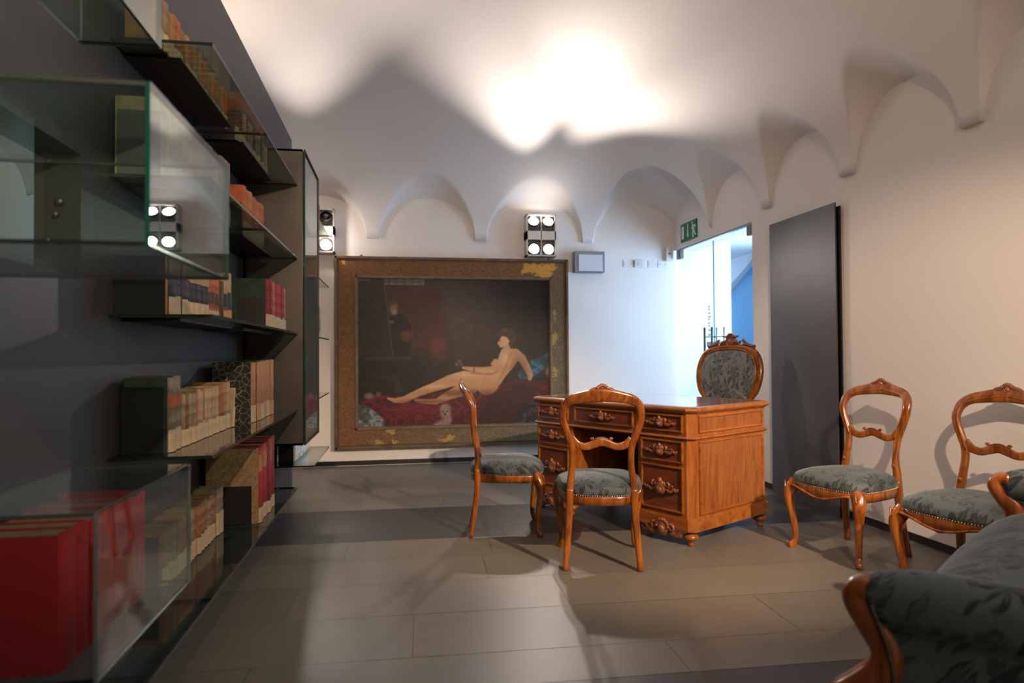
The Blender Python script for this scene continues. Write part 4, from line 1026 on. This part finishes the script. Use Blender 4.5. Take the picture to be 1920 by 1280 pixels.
# steel cabinet with a glass door at the end of the bays
def cabinet():
    y0, y1, z0, z1, x1 = 3.86, 4.50, 0.585, 2.24, -0.535
    r = empty('display_cabinet', (BX, y0, z0)); tag(r, 'tall brushed steel cabinet with a white-framed glass door, hung at the end of the shelving', 'cabinet')
    m = MB(); X1 = x1-BX; Y1 = y1-y0; Z1 = z1-z0; t = 0.012
    m.box((0.001, 0, 0), (X1, t, Z1)).box((0.001, Y1-t, 0), (X1, Y1, Z1)).box((0.001, 0, 0), (X1, Y1, t)).box((0.001, 0, Z1-t), (X1, Y1, Z1)).box((0.001, 0, 0), (0.012, Y1, Z1))
    m.build('body', STEEL, r)
    ln = MB(); ln.box((0.013, Y1-t-0.006, t+0.001), (X1-0.014, Y1-t-0.001, Z1-t-0.001)).box((0.013, t+0.001, t+0.001), (0.017, Y1-t-0.007, Z1-t-0.001)).box((0.018, t+0.001, t+0.001), (X1-0.014, t+0.005, Z1-t-0.001))
    ln.build('lining', plain('pale_lining', (0.50, 0.54, 0.54), 0.7), r)
    d = glass_box(MB(), (X1, 0.008, 0.008), (X1+0.008, Y1-0.008, Z1-0.008)).build('door', [glass('cabinet_glass', (0.75, 0.85, 0.85), extra=0.10), GEDGE], r)
    f = MB(); wf = plain('white_frame', (0.62, 0.66, 0.66), 0.35); b = 0.05
    f.box((X1-0.012, 0.010, 0.010), (X1-0.002, b, Z1-0.01)).box((X1-0.012, Y1-b, 0.01), (X1-0.002, Y1-0.01, Z1-0.01)).box((X1-0.012, b, 0.01), (X1-0.002, Y1-b, b)).box((X1-0.012, b, Z1-b), (X1-0.002, Y1-b, Z1-0.01))
    f.build('door_frame', wf, d)
    MB().box((X1+0.008, 0.0, 0), (X1+0.014, 0.006, Z1)).box((X1+0.008, Y1-0.006, 0), (X1+0.014, Y1, Z1)).box((X1+0.008, 0, Z1-0.01), (X1+0.014, Y1, Z1)).box((X1+0.008, 0, 0), (X1+0.014, Y1, 0.01)).build('door_edge', BLACK, d)
    # pale folded papers inside
    q = MB().box((0.06, 0.15, 0.02), (0.24, 0.5, 0.10), bev=0.01).build('paper_stack', plain('papers', (0.5, 0.48, 0.45), 0.8)); q.location = (BX, y0, z0)
    tag(q, 'pale stack of papers inside the bottom of the steel cabinet', 'papers')
cabinet()

# ------------------------------------------------------------------ books
PAGE = plain('page_edges', (0.22, 0.17, 0.10), 0.85, var=0.25, vscale=60)
LABP = plain('paper_label', (0.48, 0.38, 0.24), 0.8, var=0.12, vscale=40)
LABO = plain('tan_label', (0.45, 0.24, 0.08), 0.7, var=0.12, vscale=40)
def leather(name, col, var=0.35): return plain(name, col, 0.78, var=var, vscale=22, bmp=0.1)
LE = {'parchment': leather('parchment', (0.36, 0.27, 0.16), 0.25), 'brown': leather('brown_leather', (0.26, 0.12, 0.05)), 'dark brown': leather('dark_brown_leather', (0.08, 0.045, 0.025)),
      'reddish brown': leather('reddish_leather', (0.36, 0.11, 0.055)), 'dark green': leather('green_cloth', (0.015, 0.035, 0.022)), 'red': leather('red_cloth', (0.35, 0.018, 0.02), 0.15), 'dark red': leather('dark_red_leather', (0.20, 0.015, 0.018), 0.25),
      'navy': leather('navy_cloth', (0.035, 0.038, 0.06), 0.3), 'tan': leather('tan_leather', (0.36, 0.17, 0.07), 0.3), 'orange': leather('orange_leather', (0.38, 0.10, 0.035), 0.3), 'white': leather('white_vellum', (0.72, 0.72, 0.70), 0.08),
      'bright red': leather('bright_red_cloth', (0.38, 0.006, 0.014), 0.08), 'grey brown': leather('grey_leather', (0.22, 0.17, 0.12), 0.35)}
def marble_mat():
    m, nt = newmat('marbled_paper'); b = bsdf_out(nt, Roughness=0.55); v = coords(nt)
    dn = N(nt, 'ShaderNodeTexNoise'); dn.inputs['Scale'].default_value = 12; L(nt, v, dn.inputs['Vector'])
    ad = N(nt, 'ShaderNodeVectorMath', operation='MULTIPLY_ADD'); ad.inputs[1].default_value = (0.05, 0.05, 0.05); L(nt, dn.outputs['Color'], ad.inputs[0]); L(nt, v, ad.inputs[2])
    vo = N(nt, 'ShaderNodeTexVoronoi', feature='DISTANCE_TO_EDGE'); vo.inputs['Scale'].default_value = 34; L(nt, ad.outputs[0], vo.inputs['Vector'])
    L(nt, ramp(nt, vo.outputs['Distance'], [(0.0, (0.30, 0.24, 0.15)), (0.03, (0.10, 0.08, 0.055)), (0.06, (0.008, 0.010, 0.010))]), b.inputs['Base Color']); return m
MARBLE = marble_mat()
SPECK = plain('speckled_boards', (0.26, 0.17, 0.08), 0.7, var=0.35, vscale=90)
def book(y0, th, z, h, dep, xs, mat, lb, group, label=None, boards=None, lab_h=0.0, band=True, tilt=0.0, band2=None):
    """spine at x=xs facing the room; y0 = near face"""
    r = rnd
    m = MB(); mats = [LE[mat], boards or LE[mat]]
    t = min(0.004, th*0.14); rd = min(0.010, th*0.3); g = 0.0006
    zs = [0, 0.002]; sw_ = [0.6, 1]
    if band:
        for k in (0.2, 0.4, 0.6, 0.8):
            zs += [h*k-0.004, h*k-0.0015, h*k+0.0015, h*k+0.004]; sw_ += [1, 1.16, 1.16, 1]
    zs += [h-0.002, h]; sw_ += [1, 0.6]
    n = 9; rows = []
    for zz, s_ in zip(zs, sw_):
        row = []
        for i in range(n):
            a = -PI/2+PI*i/(n-1); row.append((-rd+rd*math.cos(a)*s_, (th/2-g)*math.sin(a), zz))
        row += [(-rd-0.002, (th/2-g-t), zz), (-rd-0.004, 0, zz), (-rd-0.002, -(th/2-g-t), zz)]
        rows.append(row)
    m.grid(rows, 0, True, closev=True, caps=True)
    for s_ in (-1, 1): m.box((-dep, s_*(th/2-g), 0), (-rd, s_*(th/2-g-t), h), 1)
    o = m.build('book', mats)
    o.location = (xs+r.uniform(-0.006, 0.003), y0+th/2, z+0.0003); o.rotation_euler = (R(tilt), 0, 0)
    tag(o, lb, 'book', group)
    MB().box((-dep+0.004, -(th/2-g-t), 0.003), (-rd-0.003, th/2-g-t, h-0.004)).build('page_block', PAGE, o)
    def strip(nm, za, zb, mt, k=1.0):
        rows = []
        for zz in (za, zb):
            rows.append([(-rd+(rd*math.cos(a)+0.0012)*1.0+(0.0014 if band else 0), (th/2-0.0003)*math.sin(a)*k, zz) for a in np.linspace(-PI/2, PI/2, 9)])
        MB().grid(rows, 0, True).build(nm, mt, o)
    if lab_h: strip('paper_label', 0.002, lab_h*r.uniform(0.88, 1.1), label or LABP)
    if band2: strip('title_label', h*band2[0], h*band2[1], LE[band2[2]])
    return o
ORDW = ['first', 'second', 'third', 'fourth', 'fifth', 'sixth', 'seventh', 'eighth', 'ninth', 'tenth', 'eleventh', 'twelfth', 'thirteenth', 'fourteenth', 'fifteenth', 'sixteenth', 'seventeenth', 'eighteenth', 'nineteenth', 'twentieth', 'twenty-first', 'twenty-second', 'twenty-third', 'twenty-fourth', 'twenty-fifth', 'twenty-sixth', 'twenty-seventh', 'twenty-eighth', 'twenty-ninth', 'thirtieth']
def row(y0, y1, z, n, hs, dep, xs, mats, where, group, **kw):
    """n books from near to far; heights hs=(lo,hi)"""
    ws = [rnd.uniform(0.8, 1.2) for _ in range(n)]; tot = sum(ws); y = y0
    for i in range(n):
        th = (y1-y0)*ws[i]/tot; mt = mats[i % len(mats)] if isinstance(mats, list) else mats
        k2 = dict(kw)
        if 'boards_first' in k2:
            bf_ = k2.pop('boards_first'); k2['boards'] = bf_
        nm = '%s book, %s of the %s' % (mt, ORDW[i], where)
        book(y, th, z, rnd.uniform(*hs), dep*rnd.uniform(0.96, 1.0), xs, mt, nm, group, **k2); y += th
def bookend(y, z, xs, h, dep, lb):
    m = MB().box((xs-dep, y-0.002, z+0.0005), (xs-0.004, y, z+h), bev=0.0009)
    m.box((xs-dep, y, z+0.0003), (xs-0.02, y+0.0005, z+0.001))
    o = m.build('bookend', BLACK); tag(o, lb, 'bookend', 'black metal bookends'); return o
S = ZSH
# red books in the low glass case
yy = 1.395
for i, t in enumerate((0.07, 0.055, 0.06, 0.062, 0.07, 0.078, 0.035)):
    h = (0.262, 0.262, 0.258, 0.258, 0.262, 0.255, 0.262)[i]
    book(yy, t, 0.4885, h, 0.19, -0.63, 'bright red', 'large bright red book in the low glass case, %s from its near end' % ORDW[i], 'red books in the low glass case', band=False); yy += t+0.001
# lowest shelf
bookend(2.262, S['lowest'], -0.745, 0.16, 0.10, 'black bookend at the near end of the brown leather books on the lowest shelf')
row(2.27, 2.86, S['lowest'], 15, (0.168, 0.180), 0.10, -0.73, ['brown', 'brown', 'grey brown', 'brown', 'brown'], 'small brown row, lowest shelf, from the near end', 'brown leather books on the lowest shelf', lab_h=0.065)
row(2.865, 2.955, S['lowest'], 2, (0.186, 0.190), 0.10, -0.725, 'grey brown', 'taller pair ending the brown row, lowest shelf', 'brown leather books on the lowest shelf', lab_h=0.085)
bookend(3.035, S['lowest'], -0.63, 0.165, 0.215, 'wide black bookend in front of the speckled board cover on the lowest shelf')
yy = 3.045
for i, (t, hh) in enumerate(((0.055, 0.318), (0.040, 0.322), (0.085, 0.326), (0.055, 0.330), (0.060, 0.334), (0.075, 0.338))):
    book(yy, t, S['lowest'], hh, 0.225, -0.60, 'dark red' if i % 2 else 'red', 'tall red-spined folio, %s from the near end, far bay of lowest shelf' % ORDW[i], 'tall red folios on the lowest shelf', boards=SPECK if i == 0 else LE['dark red'], lab_h=0.062, band=False, band2=(0.70, 0.93, 'tan') if i in (0, 2, 4) else None); yy += t+0.001
# second shelf
bookend(2.205, S['second'], -0.715, 0.205, 0.125, 'large black bookend at the near end of the second lowest shelf')
book(2.215, 0.065, S['second'], 0.232, 0.135, -0.70, 'grey brown', 'tall dark book with green boards and brown label, near end of the second lowest shelf', 'old books on the second shelf', boards=LE['dark green'], lab_h=0.075, band2=(0.60, 0.78, 'orange'))
book(2.283, 0.060, S['second'], 0.236, 0.135, -0.70, 'grey brown', 'tall dark book with brown label, second on the second lowest shelf', 'old books on the second shelf', boards=LE['dark brown'], lab_h=0.075, band2=(0.60, 0.76, 'orange'))
row(2.355, 2.80, S['second'], 14, (0.172, 0.184), 0.12, -0.70, ['parchment', 'brown', 'parchment', 'parchment', 'tan', 'parchment'], 'small cream row, second lowest shelf', 'small cream books on the second shelf', lab_h=0.062)
row(2.802, 2.945, S['second'], 4, (0.186, 0.192), 0.12, -0.70, ['brown', 'tan', 'brown', 'parchment'], 'brown-tan group ending the cream row, second lowest shelf', 'small cream books on the second shelf', lab_h=0.062)
book(2.952, 0.022, S['second'], 0.165, 0.12, -0.69, 'parchment', 'small cream book leaning at the far end of the cream row', 'small cream books on the second shelf', lab_h=0.08, tilt=-11)
bookend(3.105, S['second'], -0.715, 0.165, 0.10, 'black bookend in front of the marbled cover on the second lowest shelf')
yy = 3.115
for i, t in enumerate((0.085, 0.075, 0.080, 0.085, 0.060, 0.085)):
    book(yy, t, S['second'], 0.268+0.002*i, 0.172, -0.64, 'tan', 'tan-spined book%s, %s in the far bay, second lowest shelf' % (' with black marbled cover' if i == 0 else '', ORDW[i]), 'tan-spined marbled books', boards=MARBLE, lab_h=0.075, label=LABO if i in (1, 3, 5) else LABP, band=False); yy += t+0.001
# third shelf
book(2.165, 0.014, S['third'], 0.178, 0.165, -0.695, 'tan', 'thin tan-edged book at the near end of the middle shelf', 'old books on the middle shelf', boards=BLACK, band=False)
bookend(2.195, S['third'], -0.70, 0.110, 0.15, 'black bookend at the near end of the middle shelf')
row(2.20, 2.62, S['third'], 8, (0.172, 0.180), 0.16, -0.695, 'navy', 'navy row with cream labels, middle shelf', 'navy books on the middle shelf', lab_h=0.060, band2=(0.70, 0.97, 'parchment'))
row(2.622, 2.78, S['third'], 3, (0.172, 0.178), 0.16, -0.695, ['orange', 'reddish brown', 'orange'], 'three reddish books beside the navy row', 'reddish books on the middle shelf', lab_h=0.045, band2=(0.40, 0.65, 'dark brown'))
book(2.785, 0.045, S['third'], 0.170, 0.16, -0.69, 'dark brown', 'dark brown book between reddish and cream books, middle shelf', 'old books on the middle shelf', boards=LE['tan'], band=False)
book(2.835, 0.055, S['third'], 0.198, 0.16, -0.69, 'parchment', 'taller cream book with dark band near the far end of the middle shelf', 'old books on the middle shelf', lab_h=0.065, label=LABO, band2=(0.28, 0.62, 'navy'))
book(2.893, 0.050, S['third'], 0.215, 0.16, -0.69, 'parchment', 'tallest cream book ending the middle shelf row', 'old books on the middle shelf', lab_h=0.065, label=LABO, band2=(0.28, 0.62, 'navy'))
book(3.255, 0.050, S['third'], 0.232, 0.17, -0.61, 'dark red', 'dark green board-covered book leading the red row, middle shelf', 'red books on the middle shelf', boards=LE['dark green'], lab_h=0.062)
bookend(3.250, S['third'], -0.62, 0.145, 0.12, 'black bookend in front of the dark green cover on the middle shelf')
row(3.308, 3.76, S['third'], 8, (0.226, 0.236), 0.17, -0.605, ['dark red', 'reddish brown', 'dark red', 'red', 'red', 'dark red'], 'red row beside the steel cabinet, middle shelf', 'red books on the middle shelf', lab_h=0.062)
# fourth shelf
book(2.150, 0.050, S['fourth'], 0.238, 0.135, -0.70, 'parchment', 'large parchment book behind a grey bookend, near end of the second highest shelf', 'parchment books on the fourth shelf', boards=LE['parchment'], lab_h=0.06)
be = bookend(2.145, S['fourth'], -0.705, 0.195, 0.125, 'grey rounded bookend against the large parchment book'); be.data.materials[0] = plain('grey_bookend', (0.10, 0.10, 0.10), 0.5)
row(2.205, 2.80, S['fourth'], 13, (0.236, 0.252), 0.135, -0.70, ['parchment', 'parchment', 'tan', 'parchment'], 'parchment row, second highest shelf', 'parchment books on the fourth shelf', lab_h=0.07)
row(2.805, 2.96, S['fourth'], 3, (0.252, 0.262), 0.135, -0.70, ['brown', 'grey brown', 'brown'], 'brown trio ending the parchment row, second highest shelf', 'parchment books on the fourth shelf', lab_h=0.07)
row(3.175, 3.61, S['fourth'], 9, (0.222, 0.232), 0.13, -0.69, ['orange', 'reddish brown', 'tan', 'reddish brown'], 'reddish row, far bay, second highest shelf', 'reddish brown books on the fourth shelf', lab_h=0.07)
bookend(3.168, S['fourth'], -0.70, 0.150, 0.10, 'black bookend before the reddish brown books, second highest shelf')
# top shelf
row(2.17, 2.975, S['top'], 27, (0.150, 0.166), 0.10, -0.72, ['brown', 'reddish brown', 'grey brown', 'brown', 'tan'], 'long row of small brown books, highest shelf', 'small brown books on the top shelf', lab_h=0.055)
row(3.10, 3.20, S['top'], 2, (0.182, 0.186), 0.11, -0.705, 'dark brown', 'dark pair starting the far bay, highest shelf', 'old books on the top shelf', lab_h=0.06)
row(3.205, 3.80, S['top'], 15, (0.160, 0.172), 0.11, -0.705, ['grey brown', 'parchment', 'dark brown', 'grey brown'], 'grey-brown row, far bay, highest shelf', 'old books on the top shelf', lab_h=0.055)
# bay beyond the cabinet
row(4.95, 5.28, S['top'], 6, (0.175, 0.185), 0.12, -0.60, 'orange', 'highest shelf row beyond the steel cabinet', 'books beyond the steel cabinet')
row(5.02, 5.24, S['fourth'], 3, (0.235, 0.25), 0.15, -0.605, ['brown', 'dark brown', 'brown'], 'second highest row beyond the steel cabinet', 'books beyond the steel cabinet')
row(4.95, 5.33, S['third'], 6, (0.24, 0.25), 0.15, -0.595, ['parchment', 'grey brown', 'parchment'], 'middle shelf row beyond the steel cabinet', 'books beyond the steel cabinet', lab_h=0.05)
bookend(4.775, S['lowest'], -0.72, 0.19, 0.10, 'black bookend before the white books under the steel cabinet')
row(4.78, 5.44, S['lowest'], 9, (0.205, 0.215), 0.13, -0.70, 'white', 'white row under the steel cabinet, lowest shelf', 'books beyond the steel cabinet')

# ------------------------------------------------------------------ sofa in the right foreground
def sofa():
    ux = Vector((0.81, 0.587, 0)).normalized(); ang = math.atan2(ux.y, ux.x)
    # local frame: x along the length, y = towards the front; front faces (-0.49, 0.87)
    root = empty('sofa', (0.935, 1.145, -0.03+0.03), ang); tag(root, 'walnut-framed sofa in dark teal damask velvet, cut off at the lower right corner', 'sofa')
    Ln = 1.50; Dp = 0.72
    # seat, high domed front edge
    nx, ny = 40, 24; rows = []
    for j in range(ny+1):
        v = j/ny; y = 0.05-Dp*v; row_ = []
        for i in range(nx+1):
            u = i/nx; x = 0.03+(Ln-0.06)*u
            e = (1-abs(2*u-1)**4)*(1-abs(2*v-1)**5)
            z = 0.40+0.185*max(0, e)**0.40+0.055*math.sin(PI*u)*math.sin(PI*v)
            row_.append((x, y+0.035*math.sin(PI*u)*(1-v), z))
        rows.append(row_)
    m = MB().grid(rows, 0, True)
    n1 = (nx+1)
    m.box((0.03, 0.05-Dp, 0.30), (Ln-0.03, 0.045, 0.402)); m.build('seat_cushion', D_SOFA, root)
    MB().box((0.02, 0.03, 0.235), (Ln-0.02, 0.068, 0.345), bev=0.012).build('seat_rail', W_CHD, root)
    # ends: wooden scroll support, padded roll and upholstered side
    for s_, x0 in ((-1, 0.0), (1, Ln)):
        a = MB()
        a.sweep([(x0-s_*0.012, 0.02, 0.632), (x0, 0.055, 0.628), (x0, 0.070, 0.605), (x0, 0.045, 0.565), (x0, 0.015, 0.520), (x0, 0.020, 0.475), (x0, 0.060, 0.430), (x0, 0.100, 0.395), (x0, 0.105, 0.365)],
                [.020, .024, .026, .030, .032, .034, .034, .030, .020], [.030, .032, .032, .032, .034, .036, .036, .034, .030], ref=(1, 0, 0), n=14, sub=5, sq=3)
        ap = a.build('arm_support', W_CHD, root)
        lg = MB(); lg.sweep([(x0, 0.078, 0.385), (x0, 0.085, 0.345), (x0, 0.088, 0.24), (x0, 0.065, 0.10), (x0, 0.085, 0.0)], [.034, .036, .030, .018, .020], ref=(0, 1, 0), n=12, sub=4); lg.build('leg', W_CHD, root)
        MB().sweep([(x0, -Dp+0.05, 0.385), (x0, -Dp+0.03, 0.2), (x0, -Dp, 0.0)], [.026, .024, .018], ref=(0, 1, 0), n=10, sub=4).build('leg', W_CHD, root)
        rp = MB()
        pth = [(x0, 0.040, 0.606), (x0, -0.04, 0.617), (x0, -0.25, 0.622), (x0, -0.50, 0.630), (x0, -Dp, 0.65)]
        rp.sweep(pth, [.036, .046, .048, .050, .050], [.048, .060, .064, .066, .066], ref=(0, 0, 1), n=16, sub=4, sq=2.3)
        rp.build('arm_roll', D_SOFA, root)
        sd_ = MB(); rows = []
        for j in range(13):
            t = j/12; z = 0.30+t*0.30; row_ = []
            yf_ = 0.045-0.045*math.sin(PI*min(1, (z-0.30)/0.30))+0.02*(1-t)
            for i in range(15):
                u = i/14; y = yf_-(Dp+0.02)*u
                row_.append((x0+s_*(0.020+0.016*math.sin(PI*u)), y, z))
            rows.append(row_)
        sd_.grid(rows, 0, True)
        sd_.grid([[(x0-s_*0.020, p[1], p[2]) for p in r_] for r_ in rows], 0, True)
        sd_.build('side_upholstery', D_SOFA, root)
        nb = MB()
        for k in range(40):
            t = k/39; z = 0.36+t*0.24; yf_ = 0.045-0.045*math.sin(PI*min(1, (z-0.30)/0.30))+0.02*(1-(z-0.3)/0.34)
            nb.ball((x0+s_*0.036, yf_-0.014, z), 0.0045, n=6)
        nb.build('nail_trim', plain('dull_nails', (0.10, 0.08, 0.05), 0.35, 0.8), root)
        MB().box((x0-0.022, -Dp, 0.235), (x0+0.022, 0.04, 0.335), bev=0.01).build('side_rail', W_CHD, root)
    # back
    rows = []
    for j in range(11):
        t = j/10; z = 0.42+0.58*t; rows.append([(Ln*u, -Dp-0.03-0.12*t+0.05*math.sin(PI*u)*math.sin(PI*t), z-0.10*t*abs(2*u-1)**3) for u in np.linspace(0, 1, 25)])
    bk_ = MB().grid(rows, 0, True); bk_.grid([[(p[0], p[1]-0.09, p[2]) for p in r_] for r_ in rows], 0, True); bk_.build('back_upholstery', D_SOFA, root)
    top = [(p[0], p[1]-0.045, p[2]) for p in rows[-1]]
    MB().sweep([(0, -Dp-0.08, 0.35)]+top+[(Ln, -Dp-0.08, 0.35)], 0.03, 0.055, ref=(0, 1, 0), n=12, sub=2).build('back_frame', W_CHD, root)
sofa()
